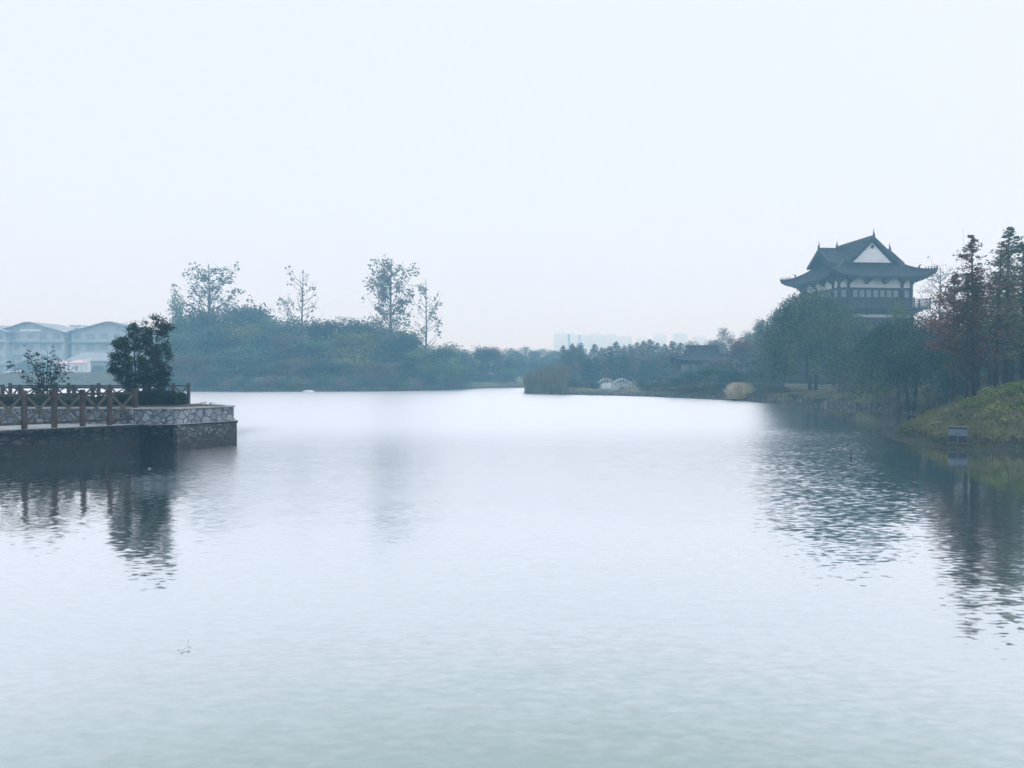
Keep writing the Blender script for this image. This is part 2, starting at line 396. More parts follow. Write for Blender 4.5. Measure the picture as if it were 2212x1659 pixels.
def water_mat():
    m, n, o = newmat('lake_water')
    ge = N(n, 'ShaderNodeNewGeometry'); P = ge.outputs['Position']
    def noise(scale, st, det=2, out=0):
        mp = N(n, 'ShaderNodeMapping'); mp.inputs['Scale'].default_value = st; n.links.new(P, mp.inputs[0])
        t = N(n, 'ShaderNodeTexNoise'); t.inputs['Scale'].default_value = scale; t.inputs['Detail'].default_value = det; n.links.new(mp.outputs[0], t.inputs[0]); return t.outputs[out]
    def mth(op, a, b=None, c=None, clamp=False):
        k = N(n, 'ShaderNodeMath', operation=op); k.use_clamp = clamp
        for i, v in enumerate((a, b, c)):
            if v is None: continue
            if isinstance(v, (int, float)): k.inputs[i].default_value = v
            else: n.links.new(v, k.inputs[i])
        return k.outputs[0]
    def vm(op, a, b):
        k = N(n, 'ShaderNodeVectorMath', operation=op)
        for i, v in enumerate((a, b)):
            if isinstance(v, tuple): k.inputs[i].default_value = v
            else: n.links.new(v, k.inputs[i])
        return k.outputs[0]
    # ripple slopes: small wavelets of two sizes
    v = vm('ADD', vm('SUBTRACT', noise(10, (.5, 1.1, 1), 3, 1), (.5,.5,.5)), vm('MULTIPLY', vm('SUBTRACT', noise(1.1, (.4, 1, 1), 3, 1), (.5,.5,.5)), (.26,.26,.26)))
    sp = N(n, 'ShaderNodeSeparateXYZ'); n.links.new(P, sp.inputs[0])
    at = N(n, 'ShaderNodeAttribute'); at.attribute_name = 'ruffle'
    patch = mth('MULTIPLY_ADD', noise(.11, (.6, 1, 1), 3), 2.4, -.3)
    amp = mth('MULTIPLY', at.outputs['Fac'], mth('MAXIMUM', patch, .45))
    cb = N(n, 'ShaderNodeCombineXYZ'); n.links.new(amp, cb.inputs[0]); n.links.new(amp, cb.inputs[1])
    nv = vm('ADD', vm('MULTIPLY', v, cb.outputs[0]), ge.outputs['Normal'])
    nn = N(n, 'ShaderNodeVectorMath', operation='NORMALIZE'); n.links.new(nv, nn.inputs[0])
    gl = N(n, 'ShaderNodeBsdfGlossy', distribution='GGX'); a2 = N(n, 'ShaderNodeAttribute'); a2.attribute_name = 'roughness'; n.links.new(a2.outputs['Fac'], gl.inputs['Roughness']); gl.inputs[0].default_value = (.96,.97,.99,1)
    n.links.new(nn.outputs[0], gl.inputs['Normal'])
    df = N(n, 'ShaderNodeBsdfDiffuse'); df.inputs[0].default_value = (.12,.20,.17,1)
    lw = N(n, 'ShaderNodeLayerWeight'); lw.inputs[0].default_value = .5; n.links.new(nn.outputs[0], lw.inputs['Normal'])
    rp = ramp(n, [(.30, (.12,)*3), (.55, (.36,)*3), (.68, (.74,)*3), (.80, (.94,)*3), (.92, (.99,)*3)])
    n.links.new(lw.outputs['Facing'], rp.inputs[0])
    x = N(n, 'ShaderNodeMixShader'); n.links.new(rp.outputs[0], x.inputs[0]); n.links.new(df.outputs[0], x.inputs[1]); n.links.new(gl.outputs[0], x.inputs[2])
    n.links.new(x.outputs[0], o.inputs[0]); return m
# the water is one sheet; the open part carries real wavelets raised by the breeze, the lee of the banks stays calm
wx = steps((-420,-80,20), (-80,45,.5), (45,420,25)); wy = steps((-24,8,4), (8,24,1), (24,168,.2), (168,420,20))
WX, WY = np.meshgrid(wx, wy)
rng = np.random.default_rng(4); WZ = np.zeros_like(WX)
for i in range(22):
    lam = rng.uniform(.8, 1.6); an = rng.normal()*.42; kx, ky = 2*math.pi/lam*math.sin(an), 2*math.pi/lam*math.cos(an)
    WZ += lam*np.sin(kx*WX + ky*WY + rng.uniform(0,6.28))
open_ = sm(WY, 24, 46)*(1-sm(WX-.33*WY, -1, 5)*.9)
calm = np.maximum(sm(WX-.50*WY, 0, 2.2)*sm(WY, 15, 22), sm(-WX, 12, 14)*sm(WY, 22, 27)*(1-sm(WY, 36, 46)))
calm = np.maximum(calm, sm(WX-.36*WY, 0, 3)*sm(WY, 38, 48))
mid_ = sm(WX+5.6+.475*(WY-12), 0, 2.0)*(1-sm(WX-.33*WY, -2, 2))*sm(WY, 6, 20)
mid_ = np.maximum(mid_, sm(WY, 32, 50)*(1-sm(WX-.33*WY, -2, 2)))
pm = sm(WX-.33*WY, -1, 1)*(1-sm(WX-.46*WY, -1, 1.5))*sm(WY, 10, 20)*(1-sm(WY, 36, 44))
RUF = (.145 + .30*open_)*(1-.8*calm) + .42*pm
ROU = .06 + .05*pm + .18*mid_ + .12*open_*(1-calm)
gust = .65+.35*np.sin(WX*.11+WY*.05)*np.sin(WY*.083+1)
WZ *= WAVE*open_*gust*(1-sm(WY, 160, 168))*(1-sm(np.abs(WX+17), 55, 62))
idx = np.arange(WX.size).reshape(WX.shape)
faces = np.stack([idx[:-1,:-1], idx[:-1,1:], idx[1:,1:], idx[1:,:-1]], -1).reshape(-1, 4)
me = bpy.data.meshes.new('water'); V = np.stack([WX, WY, WZ], -1).reshape(-1, 3).astype(np.float32)
me.vertices.add(len(V)); me.vertices.foreach_set('co', V.ravel())
me.loops.add(faces.size); me.loops.foreach_set('vertex_index', faces.ravel().astype(np.int32))
me.polygons.add(len(faces)); me.polygons.foreach_set('loop_start', np.arange(0, faces.size, 4, dtype=np.int32))
me.update(calc_edges=True)
ro_ = me.attributes.new('roughness', 'FLOAT', 'POINT'); ro_.data.foreach_set('value', ROU.ravel().astype(np.float32))
ra = me.attributes.new('ruffle', 'FLOAT', 'POINT'); ra.data.foreach_set('value', RUF.ravel().astype(np.float32))
tag(link('water', me, water_mat(), smooth=True), kind='structure')

# ------------------------------------------------------------------ stone terrace on the left
base_poly = [(-45,-1), (-30,14.2), (-17.6,26.4), (-14.35,29.55), (-14.5,30.35), (-12.98,30.05), (-12.86,29.4), (-11.4,31.7), (-13.4,36.0), (-18.0,46.9), (-60,46.9), (-60,-1)]
T = empty('stone_terrace', (0,0,0), label='stone terrace with a rubble base rising out of the lake under the hedges and fences', cat='terrace')
TOP = 1.03
MB().prism(base_poly, -1.6, TOP-.09).build('base_wall', M['rubble'], T)
MB().prism([(-12.99,29.50), (-12.80,29.36), (-11.34,31.68), (-13.36,36.0), (-13.5,35.9), (-11.6,31.75)][::1], -1.6, TOP-.02).build('corner_wall', M['rubble_lit'], T)['label'] = 'corner of the rubble base painted paler on its lit side'  # faces turned to the sun are painted paler than the base wall
deck_poly = [(-45,-1.2), (-29.9,14.05), (-17.55,26.2), (-14.2,29.45), (-12.84,29.3), (-11.3,31.7), (-13.3,36.1), (-17.9,47.0), (-60,47.0), (-60,-1.2)]
MB().prism(deck_poly, TOP-.09, TOP-.012).build('ledge', M['rubble'], T)
MB().prism(deck_poly, TOP-.012, TOP).build('deck', M['deck'], T)
P = empty('planter_wall', (0,0,0), label='low planter wall of pale crazy paving around the hedges on the terrace', cat='planter')
outer = [(-30,30.05), (-12.92,29.45), (-11.45,31.65), (-13.2,32.9), (-30,33.9)]
MB().prism(outer, TOP, 1.60).build('stone_face', M['crazy'], P)
MB().prism([(-30,30.0), (-12.88,29.39), (-11.38,31.65), (-13.19,32.95), (-30,33.95)], 1.60, 1.655).build('coping', M['deck'], P)
MB().prism([(-29.8,30.3), (-13.1,29.75), (-11.8,31.6), (-13.3,32.6), (-29.8,33.6)], 1.655, 1.68).build('soil', M['soil'], P)

POSTH = 1.35
def fence(name, pts, label, mat, group=None, dbl=True, ph=POSTH, zb=TOP, panels=None):
    f = empty(name, (pts[0][0], pts[0][1], zb), label=label, cat='fence', group=group)
    ox, oy = pts[0]
    for i, (x, y) in enumerate(pts):
        j = min(i+1, len(pts)-1); k = max(j-1, 0)
        ang = math.atan2(pts[j][1]-pts[k][1], pts[j][0]-pts[k][0])
        Mx = Matrix.Translation((x-ox, y-oy, 0)) @ Matrix.Rotation(ang, 4, 'Z')
        MB().box(-.08,-.08,0, .08,.08,ph, Mx).build('post', mat, f, bevel=.012)
    for i in range(len(pts)-1):
        if panels is not None and not panels[i]: continue
        a = Vector((pts[i][0]-ox, pts[i][1]-oy, 0)); b = Vector((pts[i+1][0]-ox, pts[i+1][1]-oy, 0))
        u = (b-a).normalized(); a2, b2 = a + u*.09, b - u*.09
        rt, rb = ph-.16, .19
        MB().bar(a2+Vector((0,0,rt)), b2+Vector((0,0,rt)), .09, .09).build('top_rail', mat, f, bevel=.008)
        MB().bar(a2+Vector((0,0,rb)), b2+Vector((0,0,rb)), .08, .08).build('bottom_rail', mat, f, bevel=.008)
        side = Vector((-u.y, u.x, 0))
        m1 = MB(); m1.bar(a2+Vector((0,0,rt-.05))+side*.022, b2+Vector((0,0,rb+.05))+side*.022, .04, .075); m1.build('brace', M['brace_wood'], f)
        m2 = MB(); m2.bar(a2+Vector((0,0,rb+.05))-side*.022, b2+Vector((0,0,rt-.05))-side*.022, .04, .085); m2.build('brace', M['brace_wood'], f)
    return f
pf = Vector((W(297,29.75)-.02, 29.6)); st_ = Vector((-2.5,-2.8))/4
front = [(pf.x+st_.x*i, pf.y+st_.y*i) for i in range(9)]
fence('wooden_fence', front, 'reddish brown cross braced wooden fence along the edge of the terrace deck', M['wood'])
rowB = [(W(px,40), 40) for px in (5,43,81,120,160,200,238,278,316)]
fence('wooden_fence', rowB, 'weathered wooden fence showing its post tops behind the sparse shrub', M['wood_dark'])
rowA = [(W(px,46), 46) for px in (407,374,341,280,213,148,85,22)]
fence('wooden_fence', rowA, 'weathered wooden fence on the far lakeside edge of the terrace, ending in a corner post', M['wood_dark'])

# ------------------------------------------------------------------ foliage machinery
def leaf_quads(C, size, asp=.55, rng=None, tilt=1.0, nrm=None, curl=.25):
    """one kite shaped, slightly folded leaf (two quads' worth in one 4-gon) per centre"""
    n = len(C)
    a = rng.normal(size=(n,3)); a[:,2] *= tilt; a /= np.linalg.norm(a, axis=1, keepdims=True) + 1e-9
    r = rng.normal(size=(n,3)); b = np.cross(a, r); b /= np.linalg.norm(b, axis=1, keepdims=True) + 1e-9
    c = np.cross(a, b)
    s = (size * rng.uniform(.65, 1.3, size=(n,1)))
    V = np.empty((n,4,3))
    V[:,0] = C - a*s*.5; V[:,1] = C + b*s*asp*.5 + c*s*curl*.3; V[:,2] = C + a*s*.5; V[:,3] = C - b*s*asp*.5 + c*s*curl*.3
    return V.reshape(-1, 3)
def clumps(K, per, spread, rng, flat=.75):
    C = np.repeat(K, per, axis=0); return C + rng.normal(size=C.shape) * np.array([1,1,flat]) * spread
def make_tree(name, crownV, wood, leaf, bark):
    e = empty(name, (0,0,0))
    if wood.v: wood.build('trunk', bark, e, smooth=True)
    link('crown', npmesh('crown', crownV, 4), leaf, e)
    return e
def broadleaf(seed, H=10, Rr=3.6, clear=.15, nk=70, per=110, ls=.30, spread=.55, top=.55):
    """spreading tree: lobes of different size, uneven outline, gaps"""
    rng = np.random.default_rng(seed); wood = MB()
    lobes = []
    for i in range(9):
        an = rng.uniform(0, 2*math.pi); rr = rng.uniform(.15, .62)*Rr; hh = H*rng.uniform(clear+.25, .86)
        taper = 1-.55*max(0, hh/H-.45)/.5
        lobes.append((rr*math.cos(an)*taper, rr*math.sin(an)*taper, hh, rng.uniform(.30, .5)*Rr))
    lobes.append((rng.normal()*.2, rng.normal()*.2, H*.83, Rr*.40))
    for i in range(5):
        an = 2*math.pi*i/5 + rng.uniform(-.4,.4); lobes.append((math.cos(an)*Rr*.55, math.sin(an)*Rr*.55, H*(clear+.18), Rr*.42))
    K = []
    for _ in range(nk):
        L = lobes[rng.integers(len(lobes))]
        v = rng.normal(size=3); v /= np.linalg.norm(v); v[2] = v[2]*.8
        K.append(np.array(L[:3]) + v*L[3]*rng.uniform(.55, 1.08))
    K = np.array(K); K[:,2] = np.clip(K[:,2], H*clear*.6+.2, H*1.0)
    C = clumps(K, per, spread*rng.uniform(.6,1.2), rng)
    C = C[C[:,2] > .05]
    wood.tube([(0,0,-.4), (rng.normal()*.08,rng.normal()*.08,H*.25), (rng.normal()*.25,rng.normal()*.25,H*.55), (lobes[9][0],lobes[9][1],H*.85)], [H*.020+.06,H*.016+.04,H*.009+.02,.02], 7)
    for L in lobes[:9]:
        z0 = H*rng.uniform(.2,.45)
        wood.tube([(0,0,z0), (L[0]*.5,L[1]*.5,(z0+L[2])*.5+.2), (L[0],L[1],L[2]), (L[0]*1.2,L[1]*1.2,L[2]+L[3]*.6)], [.09,.06,.035,.012], 5)
    return leaf_quads(C, ls, .6, rng), wood
def conifer(seed, H=9, Rr=1.5, clear=.25, nb=110, per=46, ls=.17, droop=.0, gap=.3, zs=.8):
    """dawn redwood habit: straight trunk, rising side branches dressed with short sprays"""
    rng = np.random.default_rng(seed); wood = MB(); C = []
    lean = rng.normal(size=2)*.12
    wood.tube([(0,0,-.4), (lean[0]*.3,lean[1]*.3,H*.4), (lean[0],lean[1],H*.99)], [H*.0105+.03, H*.008+.02, .012], 7)
    for i in range(nb):
        t = clear + (1-clear)*(i+rng.uniform(0,1))/nb
        if rng.uniform() < gap*.25: continue
        z = H*t; an = rng.uniform(0, 2*math.pi)
        prof = ((1-t)/(1-clear))**.72*.93+.07
        if t < clear+.15: prof *= .55+.45*(t-clear)/.15
        L = Rr*prof*rng.uniform(.35, 1.2)
        rise = rng.uniform(.15,.55) - droop
        d = np.array([math.cos(an), math.sin(an), rise]); o = np.array([lean[0]*t, lean[1]*t, z])
        m = int(per*(.35+L/Rr)); u = rng.uniform(.12, 1.05, m)**.8
        p = o + d*L*u[:,None]; p[:,2] -= .10*L*u**2
        sp_ = .03 + .15*L*(1-u*.4)
        C.append(p + rng.normal(size=p.shape)*sp_[:,None]*np.array([1,1,zs]))
        if L > .5: wood.tube([o, o+d*L*.55, o+d*L*.95+np.array([0,0,-.08*L])], [.025+.006*L,.014,.005], 4)
    C = np.concatenate(C)
    return leaf_quads(C, ls, .45, rng, tilt=.5), wood
def poplar(seed, H=9, Rr=2.2, nb=36, leafn=9, ls=.34, cl=.16, lo=.25, dense=1.0, tilt=.9):
    """half bare poplar: ascending thin limbs with scattered leaf bunches"""
    rng = np.random.default_rng(seed); wood = MB(); K = []
    wood.tube([(0,0,-.4), (.1,.05,H*.5), (.05,-.05,H*.97)], [.12,.07,.02], 6)
    for i in range(nb):
        t = lo + (.95-lo)*(i+rng.uniform())/nb; an = rng.uniform(0, 2*math.pi)
        prof = math.sin(math.pi*min(1, (t-lo)/(1-lo)*.72+.22))
        L = Rr*prof*rng.uniform(.6,1.15); o = Vector((.06, 0, H*t*.93)); d = Vector((math.cos(an), math.sin(an), rng.uniform(.7,1.5)))
        e = o + d*L; e.z = min(e.z, H*1.02); mid = (o+e)/2 + Vector((d.x*.12*L, d.y*.12*L, -.10*L))
        wood.tube([o, mid, e], [.032,.018,.007], 4)
        nk = rng.integers(3, 8)
        for k in range(int(nk*dense)):
            u = rng.uniform(.3, 1.05); q = o.lerp(mid, u*2) if u < .5 else mid.lerp(e, u*2-1)
            K.append(np.array(q) + rng.normal(size=3)*.16)
            if k % 2 == 0: wood.tube([q, q + Vector(rng.normal(size=3)*.25) + Vector((0,0,.3))], [.012,.005], 3)
    K = np.array(K)
    C = clumps(K, leafn, cl, rng, 1.5)
    return leaf_quads(C, ls, .75, rng), wood
def willow(seed, H=9, Rr=4.2, ns=620, ls=.20, lean=0, base=.0):
    rng = np.random.default_rng(seed); wood = MB(); C = []
    limbs = []
    for i in range(11):
        an = 2*math.pi*i/11 + rng.uniform(-.3,.3); rr = Rr*rng.uniform(.3,.75); limbs.append((math.cos(an)*rr+lean*.5, math.sin(an)*rr, H*rng.uniform(.6,.9)))
    limbs.append((lean,0,H*.92))
    for s0 in (-.22, .2):
        wood.tube([(s0,0,-.4), (s0*2.2,.1,H*.2), (s0*3+lean*.3,.1,H*.45), (lean*.5+s0*4,.1,H*.7)], [.15,.12,.08,.04], 7)
    for L in limbs: wood.tube([(lean*.15,0,H*.28), (L[0]*.45,L[1]*.45,H*.55), L, (L[0]*1.25,L[1]*1.25,L[2]-.2)], [.12,.08,.04,.015], 5)
    for i in range(ns):
        L = limbs[rng.integers(len(limbs))]
        p = np.array([L[0],L[1],L[2]]) + rng.normal(size=3)*np.array([Rr*.17,Rr*.17,H*.05])
        r2 = math.hypot(p[0]-lean*.5, p[1]); 
        if r2 > Rr: p[:2] *= Rr/r2
        p[2] = min(p[2], H*(1-.42*(r2/Rr)**1.5)*rng.uniform(.95,1.03))
        ln = rng.uniform(.18,.85)*H*(.55+.6*min(1, r2/Rr)); ln = min(ln, p[2]-H*(base+.06+rng.uniform(0,.12)))
        if ln < .3: continue
        m = int(ln*9)+4; u = np.linspace(0,1,m)
        out_ = p[:2]/(r2+.1)*.35
        q = np.stack([p[0]+out_[0]*u**.5+rng.normal()*.1*u, p[1]+out_[1]*u**.5+rng.normal()*.1*u, p[2]-ln*u], -1)
        C.append(q + rng.normal(size=q.shape)*.07)
    C = np.concatenate(C)
    V = leaf_quads(C, ls, .38, rng, tilt=2.6)
    return V, wood
def bush(seed, H=2, Rr=1.5, nk=34, per=70, ls=.16, spread=.28):
    rng = np.random.default_rng(seed); wood = MB()
    K = []
    for _ in range(nk):
        an = rng.uniform(0, 2*math.pi); rr = Rr*math.sqrt(rng.uniform(0,1))*.85; zz = H*rng.uniform(.1, .9)*(1-.6*(rr/Rr)**2)
        K.append((rr*math.cos(an), rr*math.sin(an), zz))
        if _ % 3 == 0: wood.tube([(rng.normal()*.1,rng.normal()*.1,-.2), (rr*math.cos(an)*.5,rr*math.sin(an)*.5,zz*.6), (rr*math.cos(an),rr*math.sin(an),zz+.1)], [.035,.02,.008], 4)
    C = clumps(np.array(K), per, spread, rng); C = C[C[:,2] > -.1]
    return leaf_quads(C, ls, .55, rng), wood

def slim(seed, H=10, Rr=1.2, nl=2600, ls=.24):
    rng = np.random.default_rng(seed); wood = MB(); wood.tube([(0,0,-.4), (.05,0,H*.5), (0,.05,H*.97)], [.11,.07,.012], 6)
    t = rng.uniform(.10, 1, nl*2); prof = (1-t)**.62*(.35+.65*np.minimum(1, (t-.05)/.3)); k = rng.uniform(size=nl*2) < prof+.06; t = t[k][:nl]; prof = prof[k][:nl]
    an = rng.uniform(0, 2*math.pi, len(t)); ph = rng.uniform(0,6.28,3)
    lob = 1+.38*np.sin(t*23+an*2+ph[0])+.25*np.sin(t*47+an+ph[1]); rad = Rr*prof*lob*rng.uniform(.1,1,len(t))**.5+.05
    C = np.stack([rad*np.cos(an), rad*np.sin(an), H*t+rad*.25], -1) + rng.normal(size=(len(t),3))*.06
    for i in range(30):
        a = rng.uniform(0,6.28); z = H*rng.uniform(.12,.9); L = Rr*(1-z/H)**.6*.9; wood.tube([(0,0,z),(math.cos(a)*L,math.sin(a)*L,z+L*.7)],[.022,.006],3)
    return leaf_quads(C, ls, .6, rng), wood

PROTO = {}
def proto(key, gen, H, Wd, leaf, bark='bark'):
    V, wood = gen
    lo, hi = np.percentile(V[:,0], 3), np.percentile(V[:,0], 97)
    me = npmesh(key+'_crown', V, 4); me.materials.append(M[leaf])
    wm = None
    if wood.v:
        wm = bpy.data.meshes.new(key+'_trunk'); wm.from_pydata(wood.v, [], wood.f); wm.update(); wm.materials.append(M[bark])
        wm.polygons.foreach_set('use_smooth', [True]*len(wm.polygons))
    PROTO[key] = (me, wm, float(np.percentile(V[:,2], 99.7)), float(hi-lo))
def tree(key, px, d, top, wpx, label, cat='tree', name='tree', group=None, leaf=None, rz=None, zbase=None, trunk='trunk', crown='crown', sink=0.05):
    me, wm, H, Wd = PROTO[key]
    x, y = W(px, d), d
    z0 = hz(x, y) if zbase is None else zbase
    z0 = max(z0, -.05) - sink
    s = (ZY(top, d) - z0) / H; sw = (wpx/F*d) / Wd
    e = empty(name, (x, y, z0), label=label, cat=cat, group=group)
    rng_ = random.Random(int(px*13+d*7+top)); e.rotation_euler[2] = rng_.uniform(0, 6.28) if rz is None else rz
    e.scale = (sw, sw, s)
    for nm, m in ((trunk, wm), (crown, me)):
        if m is None: continue
        o = bpy.data.objects.new(nm, m); COL.objects.link(o); o.parent = e
        if leaf and m is me:
            o.material_slots[0].link = 'OBJECT'; o.material_slots[0].material = M[leaf]
    return e

for i in range(4): proto('round%d' % i, broadleaf(10+i, H=10, Rr=3.4), 10, 7, 'leaf_green')
for i in range(2): proto('fine%d' % i, broadleaf(20+i, H=10, Rr=3.2, nk=120, per=38, ls=.30, spread=.42), 10, 7, 'leaf_grey')
for i in range(3): proto('cone%d' % i, conifer(30+i, H=9, Rr=1.8, nb=150, per=46, ls=.14, clear=.20, gap=1.0), 9, 3, 'leaf_redwood')
for i in range(3): proto('farcone%d' % i, slim(40+i), 10, 3, 'leaf_grey')
for i in range(3): proto('bush%d' % i, bush(50+i), 2, 3, 'leaf_green')
proto('willowA', willow(61, H=9, Rr=4.0, ns=1000, ls=.21), 9, 8, 'leaf_willow')
proto('willowB', willow(62, H=9, Rr=3.9, ns=1250, ls=.18), 9, 8, 'leaf_willow')
proto('poplarA', poplar(71, H=10, Rr=2.2, nb=52, leafn=9, ls=.17, cl=.11, dense=.85), 10, 4, 'leaf_grey', 'bark_pale')
proto('poplarB', poplar(72, H=10, Rr=2.0, nb=26, leafn=5, ls=.22, cl=.10, dense=.35), 10, 4, 'leaf_grey', 'bark_pale')
proto('poplarC', poplar(73, H=10, Rr=1.7, nb=64, leafn=10, ls=.17, cl=.11, dense=.85), 10, 4, 'leaf_grey', 'bark_pale')
proto('poplarD', poplar(74, H=10, Rr=1.7, nb=26, leafn=5, ls=.22, cl=.10, dense=.6), 10, 4, 'leaf_grey', 'bark_pale')

# ------------------------------------------------------------------ plants on the terrace
def laurel():
    rng = np.random.default_rng(5); wood = MB(); K = []
    lobes = [(-.15,0,2.3,.85), (.55,.1,2.6,.70), (-.55,.1,1.6,.72), (.35,0,1.4,.85), (.72,0,3.45,.36), (.98,0,3.1,.30), (-.35,0,3.05,.34), (.1,0,3.0,.50), (-.95,.1,1.25,.40), (-.1,.1,.75,.8), (.8,.1,2.0,.5), (.75,0,1.0,.5), (.55,0,3.75,.16), (1.1,0,3.3,.2), (-.75,0,2.5,.32)]
    wts = np.array([l[3]**2 for l in lobes]); wts /= wts.sum()
    for _ in range(300):
        L = lobes[rng.choice(len(lobes), p=wts)]; v = rng.normal(size=3); v /= np.linalg.norm(v)
        K.append(np.array(L[:3]) + v*L[3]*rng.uniform(.45,1.0))
    C = clumps(np.array(K), 60, .085, rng, .8)
    for s0, t in ((-.18,(-.3,0,3.1)), (.05,(.25,0,3.0)), (.2,(.75,0,3.6)), (-.05,(-.7,0,1.6)), (.12,(.9,0,2.6))):
        wood.tube([(s0,0,-.1), ((s0+t[0])*.5,.05,t[2]*.5), t], [.05,.032,.01], 6)
    return leaf_quads(C, .10, .42, rng), wood
V, wd_ = laurel()
e = make_tree('evergreen_tree', V, wd_, M['leaf_laurel'], M['bark']); e.location = (W(304,32.5), 32.5, 1.67); e.scale = (1.08,1,1.0)
tag(e, 'dense dark evergreen tree with two crown tips behind the terrace hedge', 'tree')
def sparse():
    rng = np.random.default_rng(8); wood = MB(); C = []
    for i in range(23):
        f = -1 + 2*i/22 + rng.normal()*.04
        L = rng.uniform(2.0, 2.75)*(1-.22*abs(f)); ax = f*.62; yy = rng.normal()*.22
        tip = Vector((math.sin(ax)*L, yy*L, math.cos(ax)*L)); mid = tip*.5 + Vector((-.10*f, 0, .12))
        wood.tube([(f*.08,yy*.1,-.1), mid, tip], [.020,.013,.005], 5)
        nlf = rng.integers(14, 24)
        for k in range(nlf):
            u = rng.uniform(.18, 1.0)**.8; q = Vector((0,0,0)).lerp(mid, u*2) if u < .5 else mid.lerp(tip, u*2-1)
            c = np.array(q) + rng.normal(size=3)*np.array([.10,.10,.06])
            for _ in range(rng.integers(2,5)): C.append(c + rng.normal(size=3)*np.array([.045,.045,.018]))
    return leaf_quads(np.array(C), .105, .5, rng, tilt=.35), wood
V, wd_ = sparse()
e = make_tree('deciduous_shrub', V, wd_, M['leaf_laurel'], M['bark']); e.location = (W(98,32.7), 32.7, 1.67); e.scale = (.96,.96,1.0)
tag(e, 'sparse fan shaped shrub with thin upright stems and few leaves on the terrace', 'shrub')

def hedge(x0, y0, x1, y1, z0, z1, n, label, seed):
    rng = np.random.default_rng(seed)
    K = rng.uniform(size=(n,3))
    f = rng.integers(0, 4, n); K[f==0,2] = 1; K[f==1,1] = 0; K[f==2,0] = rng.integers(0,2,(f==2).sum())
    C = np.array([x0,y0,z0]) + K*np.array([x1-x0,y1-y0,z1-z0])
    C[:,2] += .05*np.sin(C[:,0]*3.1+seed)*K[:,2]; C += rng.normal(size=C.shape)*np.array([.04,.04,.03])
    o = link('hedge', npmesh('hedge', leaf_quads(C, .075, .55, rng), 4), M['hedge'])
    tag(o, label, 'hedge')
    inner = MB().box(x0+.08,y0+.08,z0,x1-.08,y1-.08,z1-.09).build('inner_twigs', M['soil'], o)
hedge(-29,30.55,-15.95,31.9,1.66,2.0,26000,'long low clipped hedge behind the cross braced fence',1)
hedge(-15.8,30.9,-13.6,32.1,1.66,2.14,14000,'taller clipped hedge block beside the dark evergreen tree',2)

# a few weeds on the coping at the corner of the planter
rng = np.random.default_rng(77)
C = np.concatenate([rng.normal(size=(26,3))*np.array([.09,.09,.0]) + np.array([x,y,1.74]) for (x, y) in ((-12.3,31.6),(-12.9,32.2),(-12.6,31.0))])
tag(link('weeds', npmesh('weeds', leaf_quads(C, .10, .16, rng, tilt=3), 4), M['drygrass']), 'tufts of dry weeds on the soil at the corner of the planter', 'weeds', kind='stuff')

# ------------------------------------------------------------------ roofs in the traditional style
def uvmesh(name, grid, uvs, mat, parent, th=0.12):
    """grid: rows x cols of points, with matching uvs; a shell with real thickness"""
    rows, cols = len(grid), len(grid[0])
    bm = bmesh.new(); ul = bm.loops.layers.uv.new('UVMap')
    vt = [[bm.verts.new(p) for p in r] for r in grid]; vb = [[bm.verts.new((p[0],p[1],p[2]-th)) for p in r] for r in grid]
    for i in range(rows-1):
        for j in range(cols-1):
            ids = ((i,j),(i,j+1),(i+1,j+1),(i+1,j))
            f = bm.faces.new([vt[a][b] for a, b in ids])
            for lp, (a, b) in zip(f.loops, ids): lp[ul].uv = uvs[a][b]
            bm.faces.new([vb[a][b] for a, b in ids][::-1])
    def rim(seq):
        for (a, b), (c, d) in zip(seq[:-1], seq[1:]):
            try: bm.faces.new([vt[a][b], vb[a][b], vb[c][d], vt[c][d]])
            except ValueError: pass
    rim([(0,j) for j in range(cols)]); rim([(rows-1,j) for j in range(cols)]); rim([(i,0) for i in range(rows)]); rim([(i,cols-1) for i in range(rows)])
    bmesh.ops.recalc_face_normals(bm, faces=bm.faces)
    me = bpy.data.meshes.new(name); bm.to_mesh(me); bm.free()
    return link(name, me, mat, parent, smooth=False)
def skirt(parent, hx, hy, ix, iy, ze, zi, lift, curve=1.35, name='eave_roof', mat=None, th=.16, n=18, m=8):
    """four concave hip slopes between the eave rectangle and the inner rectangle, corners swept up"""
    for s in range(4):
        grid, uvs = [], []
        for i in range(m+1):
            t = i/m; ax = hx + (ix-hx)*t; ay = hy + (iy-hy)*t
            row, ur = [], []
            for j in range(n+1):
                u = -1 + 2*j/n
                if s % 2 == 0: x, y = u*ax, (-ay if s == 0 else ay)
                else: x, y = (ax if s == 1 else -ax), u*ay
                k = abs(u)
                z = ze + (zi-ze)*t**curve + lift*(k**5)*(1-t)**2
                if s == 0 or s == 2: y += math.copysign(.35*(k**6)*(1-t)**2, y); x += math.copysign(.35*(k**6)*(1-t)**2, x) if k > .3 else 0
                else: x += math.copysign(.35*(k**6)*(1-t)**2, x); y += math.copysign(.35*(k**6)*(1-t)**2, y) if k > .3 else 0
                row.append((x,y,z)); ur.append(((x if s % 2 == 0 else y), t*3))
            grid.append(row); uvs.append(ur)
        uvmesh(name, grid, uvs, mat or M['roof_tile'], parent, th)
